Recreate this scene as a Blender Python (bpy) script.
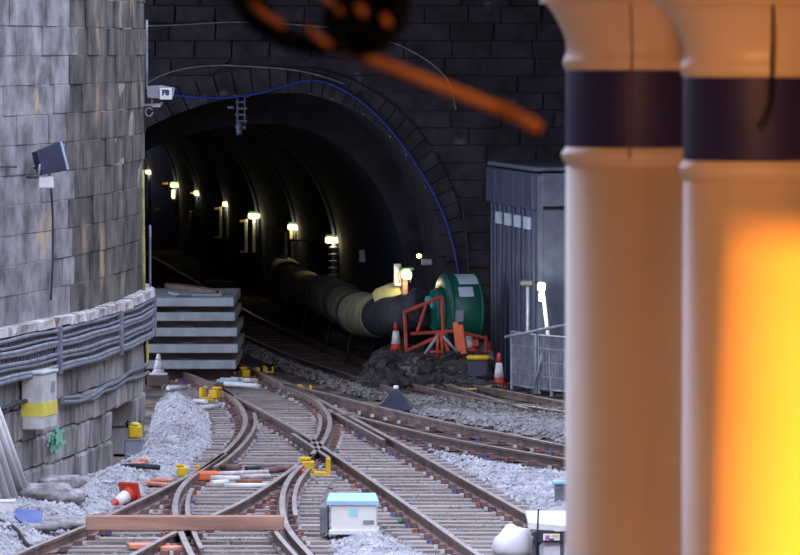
import bpy, math, random
from mathutils import Vector, Matrix, noise
random.seed(7)
for o in list(bpy.data.objects): bpy.data.objects.remove(o)
SC = bpy.context.scene
COL = SC.collection
R = math.radians

# ------------------------------------------------------------------ camera, world, exposure
F = 6000.0                                   # focal length in pixels of an 800 x 555 frame
CAMZ = 6.2
PITCH = math.atan(228.5 / F)
cam_d = bpy.data.cameras.new('camera')
cam_d.sensor_width = 36; cam_d.lens = F / 800 * 36
cam_d.clip_end = 600; cam_d.clip_start = 0.5
cam_d.dof.use_dof = True; cam_d.dof.focus_distance = 100; cam_d.dof.aperture_fstop = 12
cam = bpy.data.objects.new('camera', cam_d); COL.objects.link(cam)
cam.location = (0, 0, CAMZ); cam.rotation_euler = (R(90) - PITCH, 0, 0)
SC.camera = cam
w = bpy.data.worlds.new('overcast_sky'); SC.world = w; w.use_nodes = True
bg = w.node_tree.nodes['Background']; bg.inputs[0].default_value = (0.66, 0.73, 1.0, 1); bg.inputs[1].default_value = 2.6
SC.view_settings.view_transform = 'Standard'; SC.view_settings.look = 'None'
SC.view_settings.gamma = 1; SC.view_settings.use_curve_mapping = False
SC.view_settings.exposure = 0.44
# the open span of the station roof: a sampling portal for the sky light
pl = bpy.data.lights.new('sky_opening', 'AREA'); pl.shape = 'RECTANGLE'; pl.size = 24; pl.size_y = 94
pl.cycles.is_portal = True
plo = bpy.data.objects.new('sky_opening', pl); COL.objects.link(plo); plo.location = (-2, 55, 10.9)

FW = Vector((0, math.cos(PITCH), -math.sin(PITCH))); UP = Vector((0, math.sin(PITCH), math.cos(PITCH))); RT = Vector((1, 0, 0))
def ray(x, y): return FW * F + RT * (x - 400) + UP * (277.5 - y)
def at(x, y, z=0.0):
    r = ray(x, y); t = (z - CAMZ) / r.z
    return Vector((r.x * t, r.y * t, z))
def atd(x, y, d):
    r = ray(x, y); t = d / r.y
    return Vector((r.x * t, d, CAMZ + r.z * t))

# ------------------------------------------------------------------ materials
def lin(c):
    return tuple(((v / 255) / 12.92 if v / 255 <= 0.04045 else ((v / 255 + 0.055) / 1.055) ** 2.4) for v in c) + (1,)
MATS = {}
def mat(name, c1, c2=None, scale=4.0, rough=0.75, metal=0.0, bump=0.0, rnd=0.0, stretch=(1, 1, 1), c3=None, s3=1.0, th3=(0.5, 0.62), spec=0.4):
    m = bpy.data.materials.new(name); m.use_nodes = True; MATS[name] = m
    nt = m.node_tree; n = nt.nodes; b = n['Principled BSDF']
    b.inputs['Roughness'].default_value = rough; b.inputs['Metallic'].default_value = metal
    b.inputs['Specular IOR Level'].default_value = spec
    c2 = c2 or tuple(v * 0.85 for v in c1)
    geo = n.new('ShaderNodeNewGeometry'); mp = n.new('ShaderNodeMapping'); mp.inputs['Scale'].default_value = stretch
    nt.links.new(geo.outputs['Position'], mp.inputs['Vector'])
    nz = n.new('ShaderNodeTexNoise'); nz.inputs['Scale'].default_value = scale; nz.inputs['Detail'].default_value = 5; nz.inputs['Roughness'].default_value = 0.62
    nt.links.new(mp.outputs['Vector'], nz.inputs['Vector'])
    rp = n.new('ShaderNodeValToRGB'); rp.color_ramp.elements[0].position = 0.34; rp.color_ramp.elements[1].position = 0.66
    rp.color_ramp.elements[0].color = lin(c2); rp.color_ramp.elements[1].color = lin(c1)
    nt.links.new(nz.outputs['Fac'], rp.inputs['Fac'])
    out = rp.outputs['Color']
    if c3:
        n3 = n.new('ShaderNodeTexNoise'); n3.inputs['Scale'].default_value = s3; n3.inputs['Detail'].default_value = 4
        nt.links.new(mp.outputs['Vector'], n3.inputs['Vector'])
        r3 = n.new('ShaderNodeValToRGB'); r3.color_ramp.elements[0].position = th3[0]; r3.color_ramp.elements[1].position = th3[1]
        nt.links.new(n3.outputs['Fac'], r3.inputs['Fac'])
        mx = n.new('ShaderNodeMixRGB'); nt.links.new(r3.outputs['Color'], mx.inputs[0]); nt.links.new(out, mx.inputs[1]); mx.inputs[2].default_value = lin(c3)
        out = mx.outputs[0]
    if rnd:
        oi = n.new('ShaderNodeObjectInfo'); mr = n.new('ShaderNodeMapRange'); mr.inputs['To Min'].default_value = 1 - rnd; mr.inputs['To Max'].default_value = 1 + rnd
        nt.links.new(oi.outputs['Random'], mr.inputs['Value'])
        hs = n.new('ShaderNodeHueSaturation'); nt.links.new(mr.outputs[0], hs.inputs['Value']); nt.links.new(out, hs.inputs['Color']); out = hs.outputs['Color']
    nt.links.new(out, b.inputs['Base Color'])
    if bump:
        bp = n.new('ShaderNodeBump'); bp.inputs['Strength'].default_value = bump; bp.inputs['Distance'].default_value = 0.03
        nt.links.new(nz.outputs['Fac'], bp.inputs['Height']); nt.links.new(bp.outputs['Normal'], b.inputs['Normal'])
    return m
def glow(name, c, s):
    m = bpy.data.materials.new(name); m.use_nodes = True; b = m.node_tree.nodes['Principled BSDF']
    b.inputs['Base Color'].default_value = lin(c); b.inputs['Emission Color'].default_value = lin(c); b.inputs['Emission Strength'].default_value = s
    MATS[name] = m; return m

mat('dirt', (108, 98, 90), (58, 52, 50), 1.5, 0.95, bump=0.5, c3=(146, 132, 112), s3=0.6)
mat('ballast_bed', (184, 184, 186), (140, 140, 144), 9, 0.95, bump=0.8)
mat('ballast', (204, 204, 205), (144, 144, 147), 3, 0.9)
mat('ballast_mid', (160, 158, 156), (112, 110, 110), 3, 0.9)
mat('ballast_dark', (150, 148, 142), (96, 92, 90), 7, 0.9)
mat('pier_stone', (160, 157, 158), (92, 88, 87), 2.6, 0.88, bump=0.4, rnd=0.12, stretch=(1, .6, 0.7), c3=(188, 160, 118), s3=1.3, th3=(0.62, 0.74))
mat('pier_stone_dark', (112, 104, 97), (46, 43, 42), 2.4, 0.9, bump=0.4, rnd=0.14, stretch=(1, .7, 0.55), c3=(168, 144, 108), s3=1.2, th3=(0.6, 0.74))  # darker version of the pier stone, for the part towards the tunnel
mat('pier_rubble', (176, 170, 168), (82, 76, 74), 1.8, 0.9, bump=0.8, rnd=0.15, stretch=(1, 1, 0.3), c3=(146, 104, 76), s3=1.2, th3=(0.64, 0.74))
mat('mortar', (170, 164, 158), (120, 114, 110), 5, 0.95, bump=0.4)
mat('ledge_stone', (208, 206, 204), (128, 118, 110), 2.5, 0.85, bump=0.4, c3=(130, 96, 84), s3=2.0, th3=(0.6, 0.68))
mat('portal_stone', (62, 56, 64), (36, 33, 39), 2.5, 0.9, bump=0.4, rnd=0.12, c3=(92, 86, 92), s3=2.2, th3=(0.66, 0.76))  # dark purplish base tone shared by every portal stone
mat('portal_mortar', (60, 55, 62), (38, 35, 40), 4, 0.95)
mat('tunnel_brick', (44, 48, 66), (28, 30, 42), 2.0, 0.9, bump=0.5)  # blue tint in the colour stands in for haze in the bore
mat('recess_shade', (62, 60, 62), (46, 44, 46), 1.0, 0.95)  # dark backing: niche shade put into the colour, also dark lower joints
mat('deck', (70, 68, 68), (56, 54, 54), 1.0, 0.9)
mat('plaster', (120, 116, 110), (100, 98, 92), 0.6, 0.9)
mat('concrete', (170, 176, 180), (142, 148, 152), 3, 0.85, bump=0.3, rnd=0.06)
mat('wood_sleeper', (176, 164, 156), (120, 108, 104), 3.0, 0.9, bump=0.4, rnd=0.22, stretch=(0.4, 5, 1), c3=(92, 76, 70), s3=1.2, th3=(0.6, 0.75))
mat('wood_dark', (104, 88, 82), (66, 54, 52), 3.0, 0.9, bump=0.4, rnd=0.2, stretch=(0.5, 4, 1))
mat('rail_steel', (146, 124, 114), (96, 78, 72), 2.5, 0.55, 0.25)
mat('rail_head', (176, 164, 156), (144, 132, 126), 2.0, 0.42, 0.15)
mat('rust', (140, 106, 100), (96, 70, 68), 6, 0.85)
mat('rust_orange', (190, 120, 80), (120, 72, 50), 6, 0.85)
mat('clip_white', (216, 210, 206), (160, 152, 148), 8, 0.6)
mat('clip_blue', (86, 100, 170), (60, 70, 130), 8, 0.6)
mat('clip_green', (70, 170, 130), (50, 130, 100), 8, 0.6)
mat('paint_white', (236, 236, 232), (214, 214, 210), 3, 0.5)
mat('paint_white_dirty', (214, 214, 208), (176, 176, 170), 4, 0.6)
mat('plastic_cream', (244, 242, 232), (232, 230, 220), 2, 0.5)
mat('lid_blue', (166, 206, 228), (150, 192, 216), 3, 0.45)
mat('emblem_cyan', (176, 226, 232), (160, 214, 224), 3, 0.5)
mat('yellow', (236, 196, 40), (200, 160, 24), 4, 0.55)
mat('yellow_pale', (232, 218, 96), (214, 200, 80), 4, 0.6)
mat('orange_board', (236, 120, 74), (210, 100, 60), 3, 0.65)
mat('cone_red', (214, 74, 56), (186, 56, 42), 4, 0.5)
mat('cone_white', (240, 238, 236), (210, 208, 206), 4, 0.45)
mat('wood_board', (186, 146, 122), (146, 110, 92), 3, 0.85, bump=0.3, stretch=(0.4, 4, 3))
mat('galv', (160, 166, 174), (118, 124, 134), 5, 0.5, 0.3)
mat('cable_grey', (136, 140, 148), (96, 100, 108), 6, 0.6)
mat('cable_dark', (60, 60, 66), (40, 40, 46), 6, 0.7)
mat('cable_blue', (46, 62, 150), (38, 52, 130), 6, 0.5)
mat('cable_yellow', (186, 176, 110), (150, 140, 86), 6, 0.6)
mat('flood_body', (44, 50, 78), (30, 34, 56), 3, 0.5)
mat('flood_glass', (190, 204, 222), (150, 168, 190), 4, 0.15)
mat('cctv_grey', (150, 152, 160), (132, 134, 142), 4, 0.5)
mat('ink', (52, 58, 72), (40, 46, 60), 4, 0.6)
mat('steel_grey', (98, 104, 118), (80, 86, 100), 4, 0.6, rnd=0.1)
mat('shed_panel', (80, 86, 108), (64, 70, 90), 1.5, 0.5, rnd=0.08, stretch=(3, 3, 0.4))
mat('shed_dark', (84, 86, 96), (68, 70, 80), 1.2, 0.6)
mat('vent_pale', (204, 216, 224), (186, 198, 208), 4, 0.5)
mat('fan_green', (24, 98, 80), (16, 74, 62), 2, 0.45)
mat('teal', (60, 160, 150), (40, 120, 112), 3, 0.5)
mat('frame_red', (190, 78, 56), (146, 56, 42), 4, 0.6)
mat('duct_beige', (182, 174, 138), (138, 130, 102), 2.5, 0.8, bump=0.3)
mat('duct_yellow', (222, 210, 140), (196, 184, 116), 3, 0.7)
mat('duct_black', (62, 62, 66), (40, 40, 44), 3, 0.7)
mat('rubble_dark', (70, 64, 66), (34, 30, 32), 3, 0.95, bump=0.6, rnd=0.3)
mat('sack_grey', (184, 180, 178), (110, 106, 106), 5, 0.85, bump=0.5)
mat('tarp_blue', (96, 114, 168), (76, 94, 146), 4, 0.55)
mat('green_paint', (110, 190, 152), (130, 176, 156), 5, 0.8)
mat('bag_white', (246, 244, 244), (232, 230, 234), 3, 0.6)
mat('panel_dark', (60, 62, 78), (46, 48, 62), 3, 0.5)
mat('print_pink', (222, 130, 160), (200, 110, 140), 5, 0.6)
mat('column_cream', (216, 200, 178), (208, 192, 170), 1.5, 0.42, spec=0.5)
mat('column_navy', (40, 38, 96), (34, 32, 82), 2, 0.5, spec=0.3)
mat('wire_black', (14, 12, 12), (8, 8, 8), 8, 0.9, spec=0.1)
mat('wire_rust', (196, 104, 48), (150, 74, 34), 9, 0.7)
mat('rod_orange', (216, 122, 62), (190, 100, 48), 7, 0.6)
mat('faded_orange', (226, 150, 122), (200, 126, 100), 4, 0.7)
mat('bed_brown', (142, 130, 124), (104, 94, 90), 6, 0.95, bump=0.6)
mat('wire_brown', (120, 84, 66), (96, 66, 50), 8, 0.8)
mat('lamp_body', (70, 72, 66), (54, 56, 52), 4, 0.6)
mat('lamp_green', (60, 120, 80), (44, 96, 64), 4, 0.5)
glow('lamp_glow', (255, 236, 150), 2.0)
glow('lamp_cool', (240, 250, 226), 4)
glow('warm_lamp_glow', (255, 190, 90), 6)

# ------------------------------------------------------------------ builders
class MB:
    def __init__(s): s.v = []; s.f = []; s.sm = []; s.mi = []
    def add(s, vs, fs, smooth=False, mi=0):
        o = len(s.v); s.v += [Vector(v) for v in vs]
        for f in fs: s.f.append([i + o for i in f]); s.sm.append(smooth); s.mi.append(mi)
        return s
    def box(s, c, d, M=None, mi=0, bev=0.0):
        x, y, z = d[0] / 2, d[1] / 2, d[2] / 2; c = Vector(c)
        if bev:
            b = min(bev, x * .9, y * .9, z * .9)
            pts = [(-x + b, -y), (x - b, -y), (x, -y + b), (x, y - b), (x - b, y), (-x + b, y), (-x, y - b), (-x, -y + b)]
            ptt = [(px * (x - b) / x if abs(px) == x else px * 1.0, py) for px, py in pts]
            vs = []
            for zz, k in ((-z, b), (-z + b, 0), (z - b, 0), (z, b)):
                sx, sy = (x - k) / x, (y - k) / y
                vs += [Vector((px * sx, py * sy, zz)) for px, py in pts]
            fs = [list(range(7, -1, -1)), [24 + i for i in range(8)]]
            for l in range(3):
                for i in range(8): fs.append([l * 8 + i, l * 8 + (i + 1) % 8, l * 8 + 8 + (i + 1) % 8, l * 8 + 8 + i])
        else:
            vs = [Vector(p) for p in ((-x, -y, -z), (x, -y, -z), (x, y, -z), (-x, y, -z), (-x, -y, z), (x, -y, z), (x, y, z), (-x, y, z))]
            fs = [(0, 3, 2, 1), (4, 5, 6, 7), (0, 1, 5, 4), (1, 2, 6, 5), (2, 3, 7, 6), (3, 0, 4, 7)]
        if M: vs = [M @ v for v in vs]
        return s.add([v + c for v in vs], fs, mi=mi)
    def tube(s, path, r, n=8, smooth=True, caps=True, mi=0):
        path = [Vector(p) for p in path]; rs = r if isinstance(r, (list, tuple)) else [r] * len(path)
        vs = []; fs = []; u = None
        for i, p in enumerate(path):
            t = (path[min(i + 1, len(path) - 1)] - path[max(i - 1, 0)]).normalized()
            if u is None: u = t.cross(Vector((0.13, 0.21, 0.97))); u = u if u.length > 0.05 else t.cross(Vector((1, 0, 0)))
            u = (u - t * u.dot(t)).normalized(); q = t.cross(u)
            for k in range(n):
                a = 2 * math.pi * k / n; vs.append(p + (u * math.cos(a) + q * math.sin(a)) * rs[i])
        for i in range(len(path) - 1):
            for k in range(n): fs.append([i * n + k, i * n + (k + 1) % n, i * n + n + (k + 1) % n, i * n + n + k])
        s.add(vs, fs, smooth, mi)
        if caps:
            o = len(s.v) - len(vs)
            s.f.append([o + k for k in range(n - 1, -1, -1)]); s.sm.append(False); s.mi.append(mi)
            e = len(s.v) - n; s.f.append([e + k for k in range(n)]); s.sm.append(False); s.mi.append(mi)
        return s
    def lathe(s, prof, n=40, c=(0, 0, 0), M=None, smooth=True, mi=0, squ=None):
        vs = []; fs = []; c = Vector(c)
        for r, z in prof:
            for k in range(n):
                a = 2 * math.pi * k / n; v = Vector((r * math.cos(a), r * math.sin(a), z)); vs.append((M @ v if M else v) + c)
        for i in range(len(prof) - 1):
            for k in range(n): fs.append([i * n + k, i * n + (k + 1) % n, i * n + n + (k + 1) % n, i * n + n + k])
        s.add(vs, fs, smooth, mi)
        o = len(s.v) - len(vs)
        s.f.append([o + k for k in range(n - 1, -1, -1)]); s.sm.append(False); s.mi.append(mi)
        s.f.append([len(s.v) - n + k for k in range(n)]); s.sm.append(False); s.mi.append(mi)
        return s
    def prism(s, poly, y0, y1, mi=0):          # polygon in (x, z), extruded along y
        n = len(poly)
        vs = [Vector((x, y0, z)) for x, z in poly] + [Vector((x, y1, z)) for x, z in poly]
        fs = [list(range(n)), list(range(2 * n - 1, n - 1, -1))] + [[(i + 1) % n, i, n + i, n + (i + 1) % n] for i in range(n)]
        return s.add(vs, fs, mi=mi)
    def sweep(s, path, prof, mi=None):          # profile (lateral, z) swept along a ground path
        n = len(prof); vs = []
        for i, p in enumerate(path):
            t = path[min(i + 1, len(path) - 1)] - path[max(i - 1, 0)]; t.z = 0; t.normalize(); q = Vector((t.y, -t.x, 0))
            vs += [p + q * a + Vector((0, 0, b)) for a, b in prof]
        o = len(s.v); s.v += vs
        for i in range(len(path) - 1):
            for k in range(n):
                s.f.append([o + i * n + k, o + i * n + (k + 1) % n, o + i * n + n + (k + 1) % n, o + i * n + n + k]); s.sm.append(False)
                s.mi.append(1 if (mi and k in mi) else 0)
        s.f.append([o + k for k in range(n)]); s.sm.append(False); s.mi.append(0)
        e = len(s.v) - n; s.f.append([e + k for k in range(n - 1, -1, -1)]); s.sm.append(False); s.mi.append(0)
        return s
    def mesh(s, name, origin=None):
        me = bpy.data.meshes.new(name); o = Vector(origin) if origin is not None else Vector()
        me.from_pydata([tuple(v - o) for v in s.v], [], s.f)
        me.polygons.foreach_set('use_smooth', s.sm); me.polygons.foreach_set('material_index', s.mi)
        import bmesh
        bm = bmesh.new(); bm.from_mesh(me); bmesh.ops.recalc_face_normals(bm, faces=bm.faces); bm.to_mesh(me); bm.free()
        me.update(); return me
    def build(s, name, m, parent=None, world=False, loc=None):
        """world=True: vertices are in world coordinates; the object is re-centred under its parent's origin."""
        org = None
        if world: org = Vector(parent_world(parent)) if parent else Vector(loc if loc is not None else (0, 0, 0))
        me = s.mesh(name, org)
        for k in (m if isinstance(m, (list, tuple)) else [m]): me.materials.append(MATS[k])
        o = bpy.data.objects.new(name, me); COL.objects.link(o)
        if parent: o.parent = parent
        if world and not parent: o.location = org
        elif loc is not None: o.location = loc
        return o
def parent_world(p):
    v = Vector(p.location); q = p.parent
    while q: v += Vector(q.location); q = q.parent
    return v
def tag(o, label=None, cat=None, group=None, kind=None):
    if label: o['label'] = label
    if cat: o['category'] = cat
    if group: o['group'] = group
    if kind: o['kind'] = kind
    return o
def thing(name, label, cat, loc=(0, 0, 0), rz=0.0, group=None):
    o = bpy.data.objects.new(name, None); COL.objects.link(o); o.empty_display_size = 0.1
    o.location = loc; o.rotation_euler = (0, 0, rz); return tag(o, label, cat, group)
def struct(o): o['kind'] = 'structure'; return o
def inst(name, me, parent=None, loc=(0, 0, 0), rot=(0, 0, 0), sc=(1, 1, 1)):
    o = bpy.data.objects.new(name, me); COL.objects.link(o); o.location = loc; o.rotation_euler = rot; o.scale = sc
    if parent: o.parent = parent
    return o
def shared(mb, name, *ms):
    me = mb.mesh(name)
    for k in ms: me.materials.append(MATS[k])
    return me
def copy_tree(o, parent=None):
    c = o.copy(); COL.objects.link(c); c.parent = parent
    for ch in [x for x in bpy.data.objects if x.parent == o]: copy_tree(ch, c)
    return c
def rough_box(seed, jit=0.035, bev=0.05, cuts=0):
    """unit block with softened, slightly uneven edges"""
    rnd = random.Random(seed); m = MB().box((0, 0, 0), (1, 1, 1), bev=bev)
    m.v = [v + Vector((rnd.uniform(-jit, jit), rnd.uniform(-jit, jit), rnd.uniform(-jit, jit))) for v in m.v]
    return m
def spline(pts, step=0.5):
    """Catmull-Rom through points"""
    pts = [Vector(p) for p in pts]; P = [pts[0] * 2 - pts[1]] + pts + [pts[-1] * 2 - pts[-2]]; out = []
    for i in range(1, len(P) - 2):
        a, b, c, d = P[i - 1:i + 3]; n = max(2, int((c - b).length / step))
        for k in range(n):
            t = k / n
            out.append(0.5 * ((2 * b) + (c - a) * t + (2 * a - 5 * b + 4 * c - d) * t * t + (3 * b - a - 3 * c + d) * t ** 3))
    out.append(pts[-1]); return out
def smoothed(p, n=4):
    for _ in range(n):
        p = [p[0]] + [(p[i - 1] + p[i] * 2 + p[i + 1]) / 4 for i in range(1, len(p) - 1)] + [p[-1]]
    return p

# ================================================================== SETTING
# ---- ground
m = MB(); nx, ny = 40, 130
def gz(x, y): return 0.03 * (noise.noise(Vector((x * .7, y * .7, 0))))- 0.03
for j in range(ny + 1):
    for i in range(nx + 1):
        x = -14 + 24 * i / nx; y = -15 + 255 * j / ny; m.v.append(Vector((x, y, gz(x, y))))
for j in range(ny):
    for i in range(nx):
        a = j * (nx + 1) + i; m.f.append([a, a + 1, a + nx + 2, a + nx + 1]); m.sm.append(True); m.mi.append(0)
struct(m.build('floor', 'dirt'))

# ---- station shell (walls, canopy over the columns, bridge deck in front of the tunnel mouth)
struct(MB().box((-14.2, 40, 5.3), (0.4, 112, 11.4)).build('wall_left', 'plaster'))
struct(MB().box((10.2, 50, 5.3), (0.4, 132, 11.4)).build('wall_right', 'plaster'))
struct(MB().box((-2, -15.2, 5.3), (24.8, 0.4, 11.4)).build('wall_rear', 'plaster'))
struct(MB().box((-2, -1.5, 7.45), (24, 27.0, 0.3)).box((1.4, 16.45, 7.45), (17.2, 8.9, 0.3)).build('ceiling_canopy', 'deck'))
struct(MB().box((-2, 108.8, 8.3), (24, 14.2, 0.5)).box((-2, 101.9, 9.6), (24, 0.4, 3)).build('ceiling_deck', 'deck'))

# ---- tunnel mouth: portal wall with stone courses, voussoirs and a stepped reveal
PD = 115.0
cX, zS, bZ = -2.147, 1.868, 3.49
aR, aL = 2.97, 4.6
def arch_x(z, side, grow=0.0):
    a = (aR if side > 0 else aL) + grow; b = bZ + grow
    if z <= zS: return cX + side * a
    q = (z - zS) / b
    return cX + side * a * math.sqrt(max(0, 1 - q * q)) if q < 1 else None
VR = 0.5                                      # voussoir depth
def arch_outline(grow=0.0, n=40):
    pts = []
    for i in range(n + 1):
        t = math.pi * i / n; c, s = math.cos(t), math.sin(t)
        a = (aR if c > 0 else aL) + grow; pts.append((cX + a * c, zS + (bZ + grow) * s))
    return pts
portal = thing('wall_portal', 'dark coursed stone wall around the tunnel mouth', 'wall', (cX, PD, 0)); del portal['category']; struct(portal)
ol = arch_outline(0.03, 48)
m = MB()
XL, XR, ZT = -11.0, 10.0, 8.05
out = [(XR, -0.1), (XR, ZT), (XL, ZT), (XL, -0.1)]
# backing wall behind the courses: strips left, right and above the arch
prev = (ol[0][0], -0.1)
ring = [(ol[0][0], -0.1)] + ol + [(ol[-1][0], -0.1)]
for (x0, z0), (x1, z1) in zip(ring[:-1], ring[1:]):
    if abs(x1 - x0) < 1e-4: continue
    hi = [(x0, z0), (x0, ZT), (x1, ZT), (x1, z1)]
    vs = [(x, PD + 0.03, z) for x, z in hi] + [(x, PD + 0.6, z) for x, z in hi]
    m.add(vs, [(0, 1, 2, 3), (7, 6, 5, 4), (0, 3, 7, 4)])
m.box(((ol[0][0] + XR) / 2, PD + 0.315, ZT / 2), (XR - ol[0][0], 0.57, ZT + .1))
m.box(((XL + ol[-1][0]) / 2, PD + 0.315, ZT / 2), (ol[-1][0] - XL, 0.57, ZT + .1))
m.build('masonry_core', 'portal_mortar', portal, True)
blk = [shared(rough_box(20 + k, 0.02, 0.03), 'portal_block', 'portal_stone') for k in range(4)]
CH = 0.335; nc = int(ZT / CH) + 1
for r in range(nc):
    z0, z1 = r * CH, min((r + 1) * CH, ZT)
    if z1 - z0 < 0.1: continue
    spans = []
    xr0, xr1 = arch_x(z0, 1, VR), arch_x(z1, 1, VR); xl0, xl1 = arch_x(z0, -1, VR), arch_x(z1, -1, VR)
    rng = random.Random(r)
    def lay(xa_b, xa_t, xb):       # stones from a (possibly slanted) start at the arch out to xb
        sgn = 1 if xb > xa_b else -1; x = xa_b; first = True
        while (xb - x) * sgn > 0.05:
            wd = rng.uniform(0.62, 1.15); nxt = x + sgn * wd
            if (xb - nxt) * sgn < 0.35: nxt = xb
            g = 0.012; pr = rng.uniform(-0.02, 0.03)
            if first and abs(xa_b - xa_t) > 0.02:
                poly = [(xa_b + sgn * g, z0 + g), (nxt - sgn * g, z0 + g), (nxt - sgn * g, z1 - g), (xa_t + sgn * g, z1 - g)]
                MB().prism(poly, PD - 0.02 - pr, PD + 0.2).build('stone_block', 'portal_stone', portal, True)
            else:
                inst('stone_block', rng.choice(blk), portal, ((x + nxt) / 2 - cX, 0.1 - pr, (z0 + z1) / 2), (0, 0, 0), (abs(nxt - x) - 2 * g, 0.24, z1 - z0 - 2 * g))
            x = nxt; first = False
    RB, LB = 6.2, -5.4
    if xr0 is not None and xr1 is not None:
        lay(xr0, xr1, RB)
        if max(xl0, xl1) > LB + 0.1: lay(xl0, xl1, LB)
    elif xr0 is not None:           # the course that closes over the crown
        lay(xr0, xr0 - 0.35, RB); lay(xl0, xl0 + 0.35, LB)
    else:
        lay(LB, LB, RB)
ov = arch_outline(0.0, 44); oo = arch_outline(VR, 44)
for i in range(44):
    a, b, c, d = ov[i], oo[i], oo[i + 1], ov[i + 1]
    if (a[0] + d[0]) / 2 < -5.6: continue
    k = 0.03
    mid = lambda p, q, t: (p[0] + (q[0] - p[0]) * t, p[1] + (q[1] - p[1]) * t)
    MB().prism([mid(a, d, k), mid(b, c, k), mid(c, b, k), mid(d, a, k)], PD - 0.05 - 0.02 * (i % 3), PD + 0.25).build('voussoir', 'portal_stone', portal, True)
# jamb stones below the springing
for r in range(6):
    z0 = r * zS / 6; z1 = z0 + zS / 6
    MB().box((cX + aR + VR / 2, PD + 0.08, (z0 + z1) / 2), (VR - .02, 0.3, z1 - z0 - .02), bev=0.02).build('jamb_stone', 'portal_stone', portal, True)

# ---- tunnel bore: reveal (portal to 119 m), then the narrower lining curving away to the left
def wall_x(d):                                # right-hand inner face of the bore
    T = [(119, 0.1), (132, -1.35), (141, -2.34), (151, -3.5), (161, -4.5), (175, -5.85), (185, -6.8), (205, -8.5), (232, -10.6)]
    for (a, x), (b, y) in zip(T[:-1], T[1:]):
        if d <= b: return x + (y - x) * (d - a) / (b - a)
    return T[-1][1]
iaR, iaL, iS, iB = 2.68, 4.4, 1.55, 3.17
def bore(d, grow=0.0, n=28):
    c = wall_x(d) - iaR; pts = [Vector((c + iaR + grow, d, -0.1))]
    for i in range(n + 1):
        t = math.pi * i / n; q = math.cos(t); a = (iaR if q > 0 else iaL) + grow
        pts.append(Vector((c + a * q, d, iS + (iB + grow) * math.sin(t))))
    pts.append(Vector((c - iaL - grow, d, -0.1))); return pts
m = MB(); rows = []
ds = [119 + 1.5 * i for i in range(75)]
for d in ds: rows.append(bore(d))
n = len(rows[0])
for rw in rows: m.v += rw
for i in range(len(rows) - 1):
    for k in range(n - 1): m.f.append([i * n + k, i * n + k + 1, i * n + n + k + 1, i * n + n + k]); m.sm.append(True); m.mi.append(0)
m.f.append([(len(rows) - 1) * n + k for k in range(n)]); m.sm.append(False); m.mi.append(0)
# outer skin of the lining closes the shell
o2 = len(m.v)
for d in ds: m.v += bore(d, 0.5)
for i in range(len(rows) - 1):
    for k in range(n - 1): m.f.append([o2 + i * n + k, o2 + i * n + n + k, o2 + i * n + n + k + 1, o2 + i * n + k + 1]); m.sm.append(True); m.mi.append(0)
struct(m.build('wall_tunnel', 'tunnel_brick'))
# reveal: barrel from the portal to 119 m and the annular face where the lining starts
m = MB(); A = [(ol[0][0], -0.1)] + arch_outline(0.03, 28) + [(ol[-1][0], -0.1)]
sh = -0.38
ra = [Vector((x, PD + 0.1, z)) for x, z in A]; rb = [Vector((x + sh, 119.0, z)) for x, z in A]; rc = bore(119.0)
k = len(A); m.v += ra + rb + rc
for i in range(k - 1):
    m.f.append([i, i + 1, k + i + 1, k + i]); m.sm.append(True); m.mi.append(0)
    m.f.append([k + i, k + i + 1, 2 * k + i + 1, 2 * k + i]); m.sm.append(False); m.mi.append(0)
struct(m.build('wall_reveal', 'portal_stone'))

# ---- stone pier on the left (a curved abutment): core + individual stones + ledge
LEDGE = 2.46
foot = [(-9.5, 66), (-7.3, 72), (-5.96, 77.5), (-5.36, 80.4), (-4.60, 85.2), (-4.18, 89.6), (-4.02, 92.4), (-4.01, 93.8), (-4.13, 95.0), (-4.6, 96.2), (-5.9, 97.0)]
fp = spline([Vector((x, y, 0)) for x, y in foot], 0.12)
arc = [0.0]
for a, b in zip(fp[:-1], fp[1:]): arc.append(arc[-1] + (b - a).length)
def fpt(s):
    s = max(0, min(arc[-1] - 1e-4, s)); lo, hi = 0, len(arc) - 1
    while hi - lo > 1:
        mdl = (lo + hi) // 2
        if arc[mdl] <= s: lo = mdl
        else: hi = mdl
    t = (s - arc[lo]) / (arc[hi] - arc[lo]); p = fp[lo].lerp(fp[hi], t)
    a = fp[max(0, lo - 3)]; b = fp[min(len(fp) - 1, hi + 3)]; tg = (b - a).normalized()
    return p, tg, Vector((tg.y, -tg.x, 0))    # outward normal points to the track side (+x)
pier = thing('wall_abutment', 'curved weathered ashlar abutment wall beside the tracks', 'wall', (-5, 86, 0)); del pier['category']; struct(pier)
cs = [fpt(arc[-1] * i / 60) for i in range(61)]
m = MB()
for mi_, (dep, zb, zt) in enumerate(((0.70, -0.1, 0.86), (0.10, 0.86, LEDGE), (0.012, LEDGE, 8.05))):
    poly = [p - nn * dep for p, t, nn in cs] + [Vector((-11, 97, 0)), Vector((-13, 90, 0)), Vector((-13, 66, 0))]
    npol = len(poly); o_ = len(m.v)
    m.v += [Vector((p.x, p.y, zb)) for p in poly] + [Vector((p.x, p.y, zt)) for p in poly]
    for i in range(npol): j = (i + 1) % npol; m.f.append([o_ + i, o_ + j, o_ + npol + j, o_ + npol + i]); m.sm.append(False); m.mi.append(0 if mi_ == 2 else 1)
    m.f.append([o_ + npol + i for i in range(npol)]); m.sm.append(False); m.mi.append(0)
    m.f.append([o_ + i for i in range(npol)]); m.sm.append(False); m.mi.append(0)
m.build('masonry_core', ['mortar', 'recess_shade'], pier, True)
stv = [shared(rough_box(k, 0.012, 0.014), 'ashlar', 'pier_stone') for k in range(5)]
sdv = [shared(rough_box(k, 0.012, 0.014), 'ashlar_dark', 'pier_stone_dark') for k in range(5)]
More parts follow.
